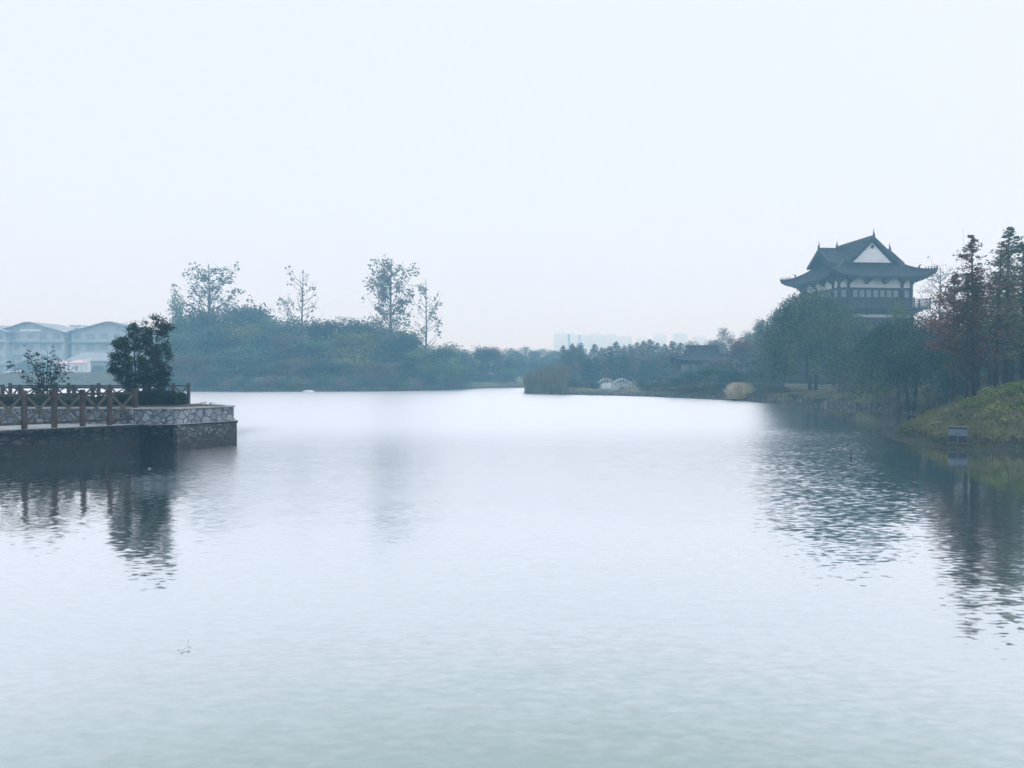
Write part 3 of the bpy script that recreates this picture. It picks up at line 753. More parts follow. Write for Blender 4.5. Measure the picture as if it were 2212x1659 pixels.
def hip_ridges(parent, hx, hy, ix, iy, ze, zi, lift, curve=1.35, r=.16, beasts=5):
    for sx in (-1,1):
        for sy in (-1,1):
            pts = []
            for i in range(11):
                t = i/10; e_ = .35*(1-t)**2
                pts.append((sx*(hx+(ix-hx)*t+e_+.06*(1-t)), sy*(hy+(iy-hy)*t+e_+.06*(1-t)), ze+(zi-ze)*t**curve+lift*(1-t)**2+.12))
            rd = MB(); rd.tube(pts, [r]*11, 6); ro = rd.build('hip_ridge', M['slate'], parent)
            bs = MB()
            for k in range(beasts):
                q = Vector(pts[0]).lerp(Vector(pts[3]), (k+.3)/beasts)
                MB().tube([q, q+Vector((0,0,.3)), q+Vector((sx*.08,sy*.08,.42))], [.07,.06,.02], 5).build('ridge_figure', M['slate'], ro)
            q = Vector(pts[4]); bs.tube([q, q+Vector((0,0,.4)), q+Vector((sx*.2,sy*.2,.62))], [.14,.12,.03], 5)
            bs.build('ridge_figure', M['slate'], ro)
def gable_roof(parent, L, hw, zr, ze, axis, curve=1.25, th=.16, name='gable_roof'):
    for sgn in (-1,1):
        grid, uvs = [], []
        for i in range(9):
            t = i/8; off = hw*t; z = zr - (zr-ze)*(1-(1-t)**curve)
            row, ur = [], []
            for j in range(9):
                a = -L + 2*L*j/8; p = (sgn*off, a, z) if axis == 'y' else (a, sgn*off, z)
                row.append(p); ur.append((a, t*3))
            grid.append(row); uvs.append(ur)
        uvmesh(name, grid, uvs, M['roof_tile'], parent, th)
def gable_wall(parent, L, hw, zr, zb, axis, sgn, mat_tri, inset=.4, name='gable'):
    w2, h2 = hw*.74, (zr-zb)*.80
    def P3(a, z, dd): return (a, sgn*(L-dd), z) if axis == 'y' else (sgn*(L-dd), a, z)
    m = MB()
    tri = [(-w2, zb), (w2, zb), (0, zb+h2)]
    m.add([P3(a,z,inset) for a, z in tri] + [P3(a,z,inset+.15) for a, z in tri], [(0,1,2),(3,5,4),(0,3,4,1),(1,4,5,2),(2,5,3,0)])
    g = m.build(name, mat_tri, parent)
    bb = MB()
    for s2 in (-1,1): bb.bar(P3(0, zr-.12, .06), P3(s2*hw*.98, zb+.02, .06), .10, .46, up=(0,0,1))
    bb.build('barge_board', M['slate'], g)
    k = MB(); c = zb+h2*.80
    k.add([P3(0,c+.36,inset-.06), P3(.30,c,inset-.06), P3(0,c-.36,inset-.06), P3(-.30,c,inset-.06), P3(0,c+.36,inset), P3(.30,c,inset), P3(0,c-.36,inset), P3(-.30,c,inset)], [(0,1,2,3),(4,7,6,5),(0,4,5,1),(1,5,6,2),(2,6,7,3),(3,7,4,0)])
    k.build('pendant', M['timber'], g)

# ------------------------------------------------------------------ tall pavilion
PV = empty('lakeside_pavilion', (49.2, 110.8, 0), R(6), 'tall storeyed pavilion with upswept grey tiled roof and white gable above the willows', 'pavilion')
hB, hE = 5.25, 7.15
skirt(PV, hE, hE, 3.6, 3.6, 16.0, 18.55, .95, th=.32)
hip_ridges(PV, hE, hE, 3.7, 3.7, 16.0, 18.55, .95)
gable_roof(PV, 4.9, 3.75, 21.6, 18.35, 'y'); gable_roof(PV, 5.5, 3.3, 20.55, 18.3, 'x')
gable_wall(PV, 4.9, 3.75, 21.6, 18.2, 'y', -1, M['plaster']); gable_wall(PV, 4.9, 3.75, 21.6, 18.2, 'y', 1, M['plaster'])
gable_wall(PV, 5.5, 3.3, 20.55, 18.2, 'x', -1, M['slate'], 1.3); gable_wall(PV, 5.5, 3.3, 20.55, 18.2, 'x', 1, M['plaster'])
for ax, L, z in (('y',4.95,21.6), ('x',5.5,20.55)):
    m = MB()
    if ax == 'y': m.bar((0,-L,z+.12), (0,L,z+.12), .28, .36)
    else: m.bar((-L,0,z+.12), (L,0,z+.12), .28, .36)
    ro = m.build('main_ridge', M['slate'], PV)
    for s in (-1,1):
        q = Vector((0,s*(L-.1),z+.2)) if ax == 'y' else Vector((s*(L-.1),0,z+.2))
        b_ = Vector((0,-s,0)) if ax == 'y' else Vector((-s,0,0))
        MB().tube([q, q+Vector((0,0,.35)), q+b_*.12+Vector((0,0,.55)), q+b_*.03+Vector((0,0,.8)), q+b_*-.03+Vector((0,0,1.05))], [.16,.14,.07,.04,.02], 6).build('ridge_finial', M['slate'], ro)
# soffit with rafters, brackets
m = MB()
for s in range(4):
    Rm = Matrix.Rotation(s*math.pi/2, 4, 'Z')
    for k in range(33):
        x = -hE+.2 + k*(2*hE-.4)/32
        m.bar(Rm @ Vector((x*.72,-hB,16.1)), Rm @ Vector((x,-hE+.12,15.82+.85*abs(x/hE)**5)), .12, .12)
m.build('rafters', M['timber'], PV)
for s in range(4):
    Rm = Matrix.Rotation(s*math.pi/2, 4, 'Z')
    for x in (-5.25,-3.9,-1.3,1.3,3.9):
        b_ = MB()
        for lv, (wd, dp) in enumerate(((.35,.35), (.75,.65), (1.25,1.0))):
            b_.box(x-wd/2,-hB-dp,15.15+lv*.27, x+wd/2,-hB+.05,15.38+lv*.27, Rm)
        b_.build('bracket', M['timber'], PV)
def storey(z0, z1, fz0, half, wins=True):
    """wall between z0 and z1, white frieze fz0..z1"""
    MB().box(-half,-half,z0,half,half,fz0).build('wall', M['timber'], PV)
    MB().box(-half+.02,-half+.02,fz0,half-.02,half-.02,z1).build('frieze', M['plaster'], PV)
    for s in range(4):
        Rm = Matrix.Rotation(s*math.pi/2, 4, 'Z')
        MB().box(-half-.12,-half-.10,fz0-.12,half+.12,-half,fz0+.03,Rm).build('beam', M['timber'], PV)
        for x in (-half,-half*.74,half*.74) if s else (-half,-half*.74,half*.74,half):
            c = Rm @ Vector((x,-half-.04,0)); MB().tube([(c.x,c.y,z0), (c.x,c.y,z1)], [.20,.20], 10).build('column', M['timber'], PV, smooth=True)
        if wins:
            xs_ = [-half*.87] + [-2.9+.98*k for k in range(7)] + [half*.87]
            for k, x in enumerate(xs_):
                fr = MB().box(x-.40,-half-.05,fz0-1.35,x+.40,-half-.0,fz0-.22,Rm).build('window', M['timber'], PV)
                MB().box(x-.30,-half-.075,fz0-1.25,x+.30,-half-.05,fz0-.32,Rm).build('window_pane', M['paper'], fr)
                lt = MB()
                for q in (-.1,.1): lt.box(x+q-.015,-half-.095,fz0-1.25,x+q+.015,-half-.075,fz0-.32,Rm)
                lt.box(x-.3,-half-.097,fz0-.80,x+.3,-half-.0755,fz0-.77,Rm); lt.build('window_lattice', M['timber'], fr)
storey(11.9, 15.9, 14.6, hB)
MB().box(-7.0,-7.0,11.65,7.0,7.0,11.9).build('balcony_floor', M['timber'], PV)
for s in range(4):
    Rm = Matrix.Rotation(s*math.pi/2, 4, 'Z')
    r_ = MB(); r_.box(-6.9,-6.95,12.92,6.9,-6.85,13.02,Rm); r_.box(-6.9,-6.94,12.62,6.9,-6.87,12.68,Rm); r_.box(-6.9,-6.94,12.0,6.9,-6.87,12.08,Rm)
    for k in range(56): r_.box(-6.85+k*.249,-6.925,12.08,-6.85+k*.249+.06,-6.88,12.62,Rm)
    bal = r_.build('balcony_rail', M['timber'], PV)
    for k in range(7):
        x = -6.9+k*2.3; MB().box(x-.08,-6.98,11.9,x+.08,-6.82,13.2,Rm).build('rail_post', M['timber'], bal)
    for x in (-5.25,-3.9,-1.3,1.3,3.9):
        b_ = MB()
        for lv, (wd, dp) in enumerate(((.35,.35), (.8,.8), (1.3,1.3))): b_.box(x-wd/2,-hB-dp,10.95+lv*.22,x+wd/2,-hB+.05,11.15+lv*.22,Rm)
        b_.build('bracket', M['timber'], PV)
storey(7.2, 11.65, 10.55, hB, False)
MB().box(-5.6,-5.6,11.02,5.6,5.6,11.65).build('floor_beams', M['timber'], PV)
skirt(PV, 8.6, 8.6, 5.4, 5.4, 5.9, 7.3, .8, name='lower_roof')
hip_ridges(PV, 8.6, 8.6, 5.5, 5.5, 5.9, 7.3, .8)
MB().box(-6.6,-6.6,1.9,6.6,6.6,6.3).build('ground_floor', M['timber'], PV)
MB().box(-8.2,-8.2,.6,8.2,8.2,1.9).build('plinth', M['rubble'], PV)

# ------------------------------------------------------------------ small hall and gallery by the shore
def small_hall(cx, cy, rz, hx, hy, eave, ridge, label, name):
    h = empty(name, (cx,cy,0), rz, label, 'hall')
    skirt(h, hx+1.3, hy+1.3, hx*.62, hy*.45, eave, eave+(ridge-eave)*.45, .55, n=14, m=6)
    hip_ridges(h, hx+1.3, hy+1.3, hx*.62, hy*.45, eave, eave+(ridge-eave)*.45, .55, r=.11, beasts=3)
    gable_roof(h, hx*.62, hy*.50, ridge, eave+(ridge-eave)*.40, 'x')
    for s in (-1,1): gable_wall(h, hx*.62, hy*.50, ridge, eave+(ridge-eave)*.42, 'x', s, M['plaster'])
    MB().bar((-hx*.64,0,ridge+.1), (hx*.64,0,ridge+.1), .22, .3).build('main_ridge', M['slate'], h)
    MB().box(-hx,-hy,.6,hx,hy,eave+.12).build('wall', M['timber'], h)
    for s in (-1,1):
        for k in range(6):
            x = -hx + .1 + k*(2*hx-.2)/5; MB().tube([(x,s*(hy+.12),.6), (x,s*(hy+.12),eave+.1)], [.13,.13], 8).build('column', M['timber'], h)
        for k in range(5):
            x = -hx + .1 + (k+.5)*(2*hx-.2)/5
            wn_ = MB().box(x-.7,s*(hy+.03)-.03,eave-2.0,x+.7,s*(hy+.03)+.03,eave-.5).build('window', M['timber'], h)
            MB().box(x-.6,s*(hy+.075)-.015,eave-1.9,x+.6,s*(hy+.075)+.015,eave-.6).build('window_pane', M['glass'], wn_)
    return h
small_hall(W(1516,122), 122, R(-3), 4.1, 3.2, 4.9, 7.1, 'small hall with grey hip and gable roof behind the shore shrubs', 'garden_hall')
G = empty('covered_gallery', (W(1632,118), 118, 0), R(-4), 'long low covered gallery with grey ridge linking hall and pavilion', 'gallery')
gable_roof(G, 3.6, 1.7, 5.55, 4.5, 'x'); MB().bar((-3.6,0,5.65), (3.6,0,5.65), .2, .25).build('main_ridge', M['slate'], G)
MB().box(-3.3,.9,.6,3.3,1.1,4.5).build('wall', M['white_render'], G)
for k in range(5):
    MB().tube([(-3.2+k*1.6,-1.2,.6), (-3.2+k*1.6,-1.2,4.7)], [.12,.12], 8).build('column', M['timber'], G)

# ------------------------------------------------------------------ humpback bridge
def bridge():
    b = empty('stone_bridge', (W(1326,112.5), 112.5, 0), R(50), 'little white humpback stone bridge with railings on the wooded spit', 'bridge')
    L, w2 = 2.6, 1.45
    def top(x): return .72 + .78*math.cos(max(-1, min(1, x/L))*math.pi/2)**1.1
    def low(x): return -.3 + (1.25*math.sqrt(max(0, 1-(x/1.25)**2)) if abs(x) < 1.25 else 0)
    m = MB(); n = 26
    rings = []
    for i in range(n+1):
        x = -L + 2*L*i/n; rings.append([(x,-w2,low(x)), (x,w2,low(x)), (x,w2,top(x)), (x,-w2,top(x))])
    m.loft(rings); m.build('span', M['stone_pale'], b)
    for s in (-1,1):
        rl = MB(); pts = [(-L*1.0+2*L*i/16, s*(w2-.1), top(-L+2*L*i/16)+.62) for i in range(17)]
        for a, c in zip(pts[:-1], pts[1:]): rl.bar(a, c, .20, .17)
        r_ = rl.build('handrail', M['stone_pale'], b)
        for i in range(7):
            x = -L+.1 + (2*L-.2)*i/6; MB().box(x-.10,s*(w2-.1)-.09,top(x),x+.10,s*(w2-.1)+.09,top(x)+(.56 if 0 < i < 6 else .95)).build('baluster', M['stone_pale'], r_)
    return b
bridge()

# ------------------------------------------------------------------ village across the water
WIN = None
def house(px, d, wpx, top, eave, label, seed, nst=4, strip=None):
    rng = random.Random(seed); x0 = W(px, d); g0 = hz(x0, d)-.2
    h = empty('village_house', (x0, d, g0), R(rng.uniform(-3,3)), label, 'house', 'grey village houses across the lake')
    hw = wpx/F*d/2; ze = ZY(eave,d)-g0; zt = ZY(top,d)-g0; dp = 12
    body = MB(); b2 = hw-1.3
    k = (zt-ze)/hw
    body.add([(-b2,0,0),(b2,0,0),(b2,dp,0),(-b2,dp,0),(-b2,0,ze+.3),(b2,0,ze+.3),(b2,dp,ze+.3),(-b2,dp,ze+.3),(0,0,zt-.3),(0,dp,zt-.3)], [(0,3,2,1),(0,1,5,8,4),(2,3,7,9,6),(1,2,6,5),(3,0,4,7),(4,8,9,7),(8,5,6,9)])
    body.build('wall', M['grey_render'], h)
    for s in (-1,1):
        rf = MB(); fl = .9
        pr = [(0,zt), (s*fl,zt-.04), (s*hw*.45,zt-(zt-ze)*.46), (s*hw,ze-.1)]
        vs = []
        for (a, z) in pr: vs += [(a,-1.2,z), (a,dp+1,z), (a,-1.2,z-.28), (a,dp+1,z-.28)]
        fs = []
        for i in range(len(pr)-1):
            q = i*4; fs += [(q,q+4,q+5,q+1), (q+2,q+3,q+7,q+6), (q,q+2,q+6,q+4), (q+1,q+5,q+7,q+3)]
        q = (len(pr)-1)*4; fs += [(q,q+2,q+3,q+1), (0,1,3,2)]
        rf.add(vs, fs); rf.build('roof', M['village_roof'], h)
    sh_ = ze/nst
    for f in range(nst):
        zf = f*sh_
        if f in (1, 3):
            MB().box(-b2-.5,-.9,zf-.12,b2+.5,-.003,zf+.16).build('canopy_band', M['village_roof'] if f == 3 else M['grey_render'], h)
        n = max(3, int(b2*2/3.2))
        for i in range(n):
            xw = -b2 + (i+.5)*2*b2/n; ww = rng.choice((.7,.9,1.2)); hh = 1.7
            fr = MB().box(xw-ww-.1,-.06,zf+.8,xw+ww+.1,-.0,zf+.8+hh+.1).build('window', M['grey_render'], h)
            MB().box(xw-ww,-.09,zf+.88,xw+ww,-.06,zf+.8+hh).build('window_pane', M['pane_hazed'], fr)
        if f == 3:
            bl = MB(); bl.box(-3.2,-1.0,zf+.17,3.2,-.92,zf+1.1); bl.build('balcony', M['grey_render'], h)
    if strip: MB().box(-hw*.17,-1.45,ze+.1,hw*.36,-1.25,ze+.6).build('white_fascia', M['white_render'], h)
    return h
house(66, 214, 166, 695.5, 717, 'grey village house whose low gable stands above the sparse shrub', 1, strip=True)
house(239, 216, 184, 695, 717, 'grey village house with a low gable beside the dark evergreen tree', 2)
house(-42, 212, 130, 699, 716, 'grey village house cut off by the edge of the view', 3, strip=True)
house(410, 222, 150, 697, 717, 'grey village house mostly hidden by the island trees', 4)
S = empty('stair_tower', (W(163.5,236), 236, 2.4), 0, 'pale rooftop tower box standing between two village gables', 'tower')
hw_ = 12.5/F*236; zt_ = ZY(702.3,236)-2.4
MB().box(-hw_,0,0,hw_,5,zt_-.25).build('wall', M['white_render'], S)
MB().box(-hw_-.15,-.15,zt_-.25,hw_+.15,5.15,zt_).build('parapet', M['grey_render'], S)
wn_ = MB().box(-.2,-.05,zt_-1.6,1.0,.0,zt_-.8).build('window', M['grey_render'], S)
MB().box(-.1,-.08,zt_-1.5,.9,-.05,zt_-.9).build('window_pane', M['glass'], wn_)
def kiosk(px, d, wpx, topy, eavey, label, win=True):
    x0 = W(px,d); g0 = ZY(810,d); g0 = hz(x0,d)-.1
    k = empty('garden_kiosk', (x0,d,g0), 0, label, 'kiosk'); hw = wpx/F*d/2; ze = ZY(eavey,d)-g0; zt = ZY(topy,d)-g0
    MB().box(-hw,0,0,hw,2*hw,ze).build('wall', M['white_render'], k)
    e_ = hw*1.15; r_ = MB(); r_.add([(-e_,-.15*hw,ze),(e_,-.15*hw,ze),(e_,2.15*hw,ze),(-e_,2.15*hw,ze),(-e_*.35,hw*.6,ze+(zt-ze)*.7),(e_*.35,hw*.6,ze+(zt-ze)*.7),(e_*.35,hw*1.4,ze+(zt-ze)*.7),(-e_*.35,hw*1.4,ze+(zt-ze)*.7),(0,hw,zt)], [(0,3,2,1),(0,1,5,4),(1,2,6,5),(2,3,7,6),(3,0,4,7),(4,5,8),(5,6,8),(6,7,8),(7,4,8)])
    r_.build('roof', M['pink_tile'], k)
    if win:
        f = MB().box(-.05*hw,-.06,ze*.35,.42*hw,0,ze*.82).build('window', M['white_render'], k)
        MB().box(.02*hw,-.09,ze*.40,.35*hw,-.06,ze*.78).build('window_pane', M['glass'], f)
    for s in (-.97,.97): MB().box(s*hw-.12,-.08,0,s*hw+.12,0,ze).build('pilaster', M['grey_render'], k)
kiosk(163, 190, 31, 776, 784, 'white garden kiosk with pink tiled roof before the village houses')
kiosk(131, 196, 20, 778, 785, 'smaller white kiosk seen through the sparse shrub', False)
o = MB().box(W(180,191), 191, 2.0, W(193,191), 191.3, ZY(777,191)).box(W(180,191)-.1, 190.9, ZY(777,191), W(193,191)+.1, 191.4, ZY(777,191)+.2).build('garden_wall', M['white_render'])
tag(o, 'pale tall wall panel beside the white garden kiosk', 'wall')
o = MB().box(W(-30,186), 186, 1.6, W(19,186), 186.3, ZY(805.5,186)).box(W(-30,186), 185.9, ZY(805.5,186), W(19,186)+.1, 186.4, ZY(804.6,186)).build('garden_wall', M['white_render'])
tag(o, 'low white wall in front of the parked white car', 'wall')
Hs = empty('village_shed', (W(195,200),200,2.4), 0, 'low dark roofed shed between the white kiosk and the grey house', 'shed')
MB().box(-5.5,0,0,3.2,6,3.9).build('wall', M['grey_render'], Hs)
MB().add([(-6.5,-.8,3.6),(4.2,-.8,3.6),(4.2,7,3.6),(-6.5,7,3.6),(-4.0,3,5.9),(2.0,3,5.9)], [(0,3,2,1),(0,1,5,4),(1,2,5),(2,3,4,5),(3,0,4)]).build('roof', M['village_roof'], Hs)
for k in range(3): 
    f = MB().box(-4.2+k*2.5,-.05,1.2,-2.8+k*2.5,0,2.6).build('window', M['white_render'], Hs); MB().box(-4.1+k*2.5,-.08,1.3,-2.9+k*2.5,-.05,2.5).build('window_pane', M['glass'], f)
def car(x, y, z, rz, label):
    c = empty('parked_car', (x,y,z), rz, label, 'car')
    prof = [(-2.05,.35),(-2.1,.75),(-1.75,.98),(-1.2,1.05),(-.55,1.45),(.75,1.48),(1.55,1.05),(2.0,.95),(2.1,.6),(2.05,.32)]
    m = MB(); rings = []
    for y_, k in ((-.82,.96),(-.75,1),(.75,1),(.82,.96)): rings.append([(a*(1 if k==1 else .985), y_, .32+(b-.32)*k) for a, b in prof])
    m.loft(rings); m.build('body', M['paint_white'], c, bevel=.02)
    for s in (-1,1): 
        q = [(-.95,1.08),(-.48,1.38),(.66,1.40),(1.2,1.08)]; m = MB(); m.loft([[(a, s*.825, b) for a, b in q], [(a, s*.80, b) for a, b in q]]); m.build('side_window', M['glass'], c)
        for xx in (-1.3,1.3): 
            wh = MB(); wh.tube([(xx,s*.86,.32),(xx,s*.66,.32)], [.32,.32], 14); wo = wh.build('wheel', M['rubber'], c); MB().tube([(xx,s*.875,.32),(xx,s*.86,.32)], [.18,.18], 10).build('rim', M['metal'], wo)
    return c
car(W(30,192), 192, hz(W(30,192),192), R(4), 'white car parked before the village houses')

# distant apartment towers, nearly lost in the haze
for i, (px, wpx, top) in enumerate(((1214,38,716),(1240,30,717),(1262,26,719),(1290,32,718),(1318,30,718),(1350,34,722),(1388,28,726),(1426,30,718),(1470,34,716),(1512,30,722))):
    d = 815; x = W(px,d); hw = wpx*.45/F*d; zt = ZY(top,d)
    t = empty('apartment_tower', (x,d,0), 0, 'faint tall apartment tower far away in the haze above the treeline', 'apartment block', 'apartment towers lost in the haze')
    MB().box(-hw,0,0,hw,14,zt-2.5).build('wall', M['tower_hazed'], t); MB().box(-hw*.4,3,zt-2.5,hw*.45,11,zt).build('roof_house', M['tower_hazed'], t)
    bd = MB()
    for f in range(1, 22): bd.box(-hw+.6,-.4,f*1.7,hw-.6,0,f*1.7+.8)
    bd.build('balcony_bands', M['tower_hazed'], t)

# ------------------------------------------------------------------ woods
IG = 'trees massed on the wooded island'
back = [(400,690,70,'leaf_green'),(448,668,92,'leaf_green'),(500,665,92,'leaf_teal'),(545,660,92,'leaf_green'),(590,688,84,'leaf_teal'),(628,690,80,'leaf_green'),(668,700,80,'leaf_brown'),(706,693,80,'leaf_teal'),(748,689,84,'leaf_green'),(792,694,84,'leaf_teal'),(836,706,84,'leaf_green'),(872,716,72,'leaf_teal'),(908,748,60,'leaf_green')]
for i, (px,t,wp,lf) in enumerate(back):
    tree('round%d' % (i%4), px, 143+(i*37%7), t, wp, 'rounded green tree on the crest of the island wood', name='broadleaf_tree', group='trees on the crest of the island wood', leaf=lf)
mid = [(392,722,80,'leaf_teal'),(440,712,92,'leaf_green'),(490,716,90,'leaf_teal'),(532,700,80,'leaf_olive'),(575,722,90,'leaf_teal'),(622,722,90,'leaf_brown'),(672,735,92,'leaf_teal'),(728,742,80,'leaf_brown'),(762,718,128,'leaf_olive'),(815,738,86,'leaf_olive'),(864,728,88,'leaf_teal'),(928,752,82,'leaf_green'),(965,744,72,'leaf_green')]
for i, (px,t,wp,lf) in enumerate(mid):
    lab = {'leaf_olive': 'yellow green tree in the middle of the island wood', 'leaf_brown': 'brownish thinning tree in the middle of the island wood'}.get(lf, 'dark green tree in the middle of the island wood')
    tree('round%d' % ((i+1)%4), px, 134+(i*29%6), t, wp, lab, name='broadleaf_tree', group='trees in the middle of the island wood' if lf not in ('leaf_olive','leaf_brown') else ('yellow green island trees' if lf == 'leaf_olive' else 'brownish island trees'), leaf=lf)
fr_ = [(376,772,80,'leaf_brown'),(425,768,90,'leaf_brown'),(480,762,92,'leaf_teal'),(540,748,104,'leaf_teal'),(598,760,96,'leaf_teal'),(648,774,92,'leaf_brown'),(700,780,92,'leaf_teal'),(755,776,100,'leaf_olive'),(812,782,100,'leaf_brown'),(866,778,88,'leaf_teal'),(915,788,84,'leaf_brown'),(960,778,66,'leaf_brown'),(988,790,50,'leaf_green')]
for i, (px,t,wp,lf) in enumerate(fr_):
    tree('round%d' % ((i+2)%4), px, (128 if px < 850 else 133+(px-850)*.05)+(i*17%3), t, wp, 'low spreading tree along the front of the island wood', name='broadleaf_tree', group='low trees along the front of the island wood', leaf=lf)
k = 0
for px in range(372, 1000, 26):
    d0 = np.interp(px, (372,520,700,860,940,1000), (122.5,120,121,124,129,138.5)) + 2.2
    tree('bush%d' % (k%3), px, float(d0), 806+(k*7%13), 44, 'low shrub overhanging the waterline of the island', 'shrub', 'waterside_shrub', 'shrubs along the waterline of the island', ('leaf_teal','leaf_brown','leaf_green')[k*5%3], crown='foliage', trunk='stem'); k += 1
tree('poplarA', 450, 140, 570, 118, 'tall half bare poplar with thick leaf bunches at the village end of the island', name='poplar_tree', rz=0.6)
tree('poplarB', 655, 141, 577, 92, 'nearly leafless poplar standing up from the middle of the island', name='poplar_tree', rz=2.2)
tree('poplarC', 843, 140, 560, 98, 'tallest poplar, full of upright leaf bunches, on the island', name='poplar_tree', rz=1.0)
tree('poplarD', 919, 141, 610, 62, 'slender sparse poplar at the open water end of the island', name='poplar_tree', rz=.3)
tree('poplarD', 622, 146, 640, 40, 'small thin poplar beside the nearly leafless one', name='poplar_tree', rz=1.3)
tree('fine0', 386, 137, 640, 46, 'small loose tree at the foot of the village end poplar', name='broadleaf_tree', leaf='leaf_green')

chan = [(1006,757,56,160,'leaf_green'),(1040,750,62,158,'leaf_green'),(1070,752,56,161,'leaf_brown'),(1096,775,44,160,'leaf_teal')]
for i, (px,t,wp,d,lf) in enumerate(chan):
    tree('round%d' % (i%4), px, d, t, wp, 'rounded hazy tree beyond the end of the island', name='broadleaf_tree', group='hazy trees beyond the end of the island', leaf=lf)
for i, px in enumerate(range(1008, 1100, 18)):
    tree('bush%d' % (i%3), px, 156.5, 800+i%4*3, 34, 'low hazy shrub on the shore beyond the island', 'shrub', 'waterside_shrub', 'hazy shrubs on the shore beyond the island', 'leaf_teal', crown='foliage', trunk='stem')
for i, (px,t) in enumerate(((1100,753),(1118,757),(1136,750),(1156,758),(1172,754),(1190,757),(1208,760),(1228,757),(1246,754))):
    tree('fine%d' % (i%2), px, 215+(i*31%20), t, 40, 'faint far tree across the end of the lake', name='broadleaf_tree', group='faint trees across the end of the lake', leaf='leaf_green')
for i, px in enumerate(range(1104, 1240, 11)):
    tree('farcone%d' % (i%3), px, 190+(i*13%12), 772+(i*5%9), 24, 'faint slim tree across the end of the lake', name='slim_tree', group='faint slim trees across the end of the lake', leaf='leaf_teal')
SG = 'slim trees of the wood behind the little bridge'
slim = [(1217,748),(1236,744),(1253,742),(1284,745),(1300,752),(1316,749),(1331,740),(1349,748),(1362,745),(1376,741),(1390,738),(1404,734),(1420,742),(1436,744),(1453,738),(1470,742)]
for i, (px,t) in enumerate(slim):
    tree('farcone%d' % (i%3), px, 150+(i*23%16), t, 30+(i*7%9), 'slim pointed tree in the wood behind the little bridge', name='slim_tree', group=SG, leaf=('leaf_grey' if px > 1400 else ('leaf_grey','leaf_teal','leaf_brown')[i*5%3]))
for i, px in enumerate(range(1228, 1480, 15)):
    tree('farcone%d' % ((i+1)%3), px, 133+(i*11%8), 762+(i*17%19), 27, 'shorter slim tree in the wood behind the little bridge', name='slim_tree', group='shorter slim trees behind the little bridge', leaf=('leaf_teal','leaf_brown','leaf_green','leaf_teal')[i%4])
for i, (px,t,wp) in enumerate(((1262,768,46),(1300,772,50),(1342,766,54),(1385,768,50),(1428,764,54),(1462,760,50))):
    tree('round%d' % (i%4), px, 141+(i%3)*3, t, wp, 'bushy understorey tree in the wood behind the little bridge', name='broadleaf_tree', group='bushy trees behind the little bridge', leaf=('leaf_teal','leaf_brown')[i%2])
for i, px in enumerate((1232,1248,1264,1280,1388,1402,1418,1436,1452)):
    tree('bush%d' % (i%3), px, float(np.interp(px,(1180,1480),(112,99))), 818+(i*7%9), 28, 'low green shrub on the spit beside the little bridge', 'shrub', 'waterside_shrub', 'shrubs on the spit beside the little bridge', ('leaf_teal','leaf_green','leaf_brown')[i%3], crown='foliage', trunk='stem')
for i, (px,t) in enumerate(((1206,790),(1228,788),(1311,795))):
    tree('farcone%d' % i, px, 117, t, 16, 'thin brown upright bush rising behind the reeds on the spit', 'bush', 'upright_bush', 'thin brown bushes behind the reeds', leaf='leaf_brown')

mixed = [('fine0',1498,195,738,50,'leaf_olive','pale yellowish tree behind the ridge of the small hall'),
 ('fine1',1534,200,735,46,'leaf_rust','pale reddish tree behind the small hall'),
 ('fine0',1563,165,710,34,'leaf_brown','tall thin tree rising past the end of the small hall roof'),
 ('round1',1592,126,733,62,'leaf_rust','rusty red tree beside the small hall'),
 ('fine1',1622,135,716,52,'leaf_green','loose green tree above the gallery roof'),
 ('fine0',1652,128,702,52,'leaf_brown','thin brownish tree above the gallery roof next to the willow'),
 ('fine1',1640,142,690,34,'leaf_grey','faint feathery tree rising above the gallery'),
 ('round2',1560,116,775,70,'leaf_brown','low brown tree in front of the small hall corner'),
 ('round3',1690,92,705,70,'leaf_teal','dark tree crowding the village side of the first willow'),
 ('round0',1668,96,740,60,'leaf_green','green tree at the end of the gallery'),
 ('round1',1858,92,704,86,'leaf_willow','green tree between the two willows below the balcony'),
 ('round2',1800,96,690,80,'leaf_teal','dark tree hidden behind the first willow'),
 ('round3',1946,90,712,80,'leaf_green','green tree behind the crown of the second willow'),
 ('fine0',2010,100,704,50,'leaf_grey','pale tree past the balcony end of the pavilion'),
 ('fine1',2055,125,768,60,'leaf_teal','hazy tree seen in the gap beside the red leaved tree'),
 ('round2',2078,118,776,60,'leaf_teal','hazy bushy tree low in the gap behind the redwoods'),
 ('round0',2030,110,770,60,'leaf_teal','hazy tree behind the hanging edge of the second willow')]
for key,px,d,t,wp,lf,lab in mixed:
    tree(key, px, d, t, wp, lab, name='broadleaf_tree', leaf=lf)
for i, (px,d,t,wp,lf) in enumerate(((1462,95,812,40,'leaf_teal'),(1486,96,800,52,'leaf_teal'),(1520,96,790,60,'leaf_green'),(1556,97,796,56,'leaf_teal'),(1592,93,800,58,'leaf_teal'),(1630,92,796,62,'leaf_green'),(1664,90,800,60,'leaf_teal'),(1500,92.5,824,52,'leaf_brown'),(1540,90,826,52,'leaf_brown'),(1572,87,828,44,'leaf_teal'),(1640,84,826,56,'leaf_green'),(1672,80,832,54,'leaf_brown'),(1444,101,826,36,'leaf_brown'))):
    tree('round%d' % (i%4), px, d, t, wp, 'bushy shrub on the shore before the small hall', 'shrub', 'shore_shrub', 'bushy shrubs on the shore before the small hall', lf, crown='foliage', trunk='stem')
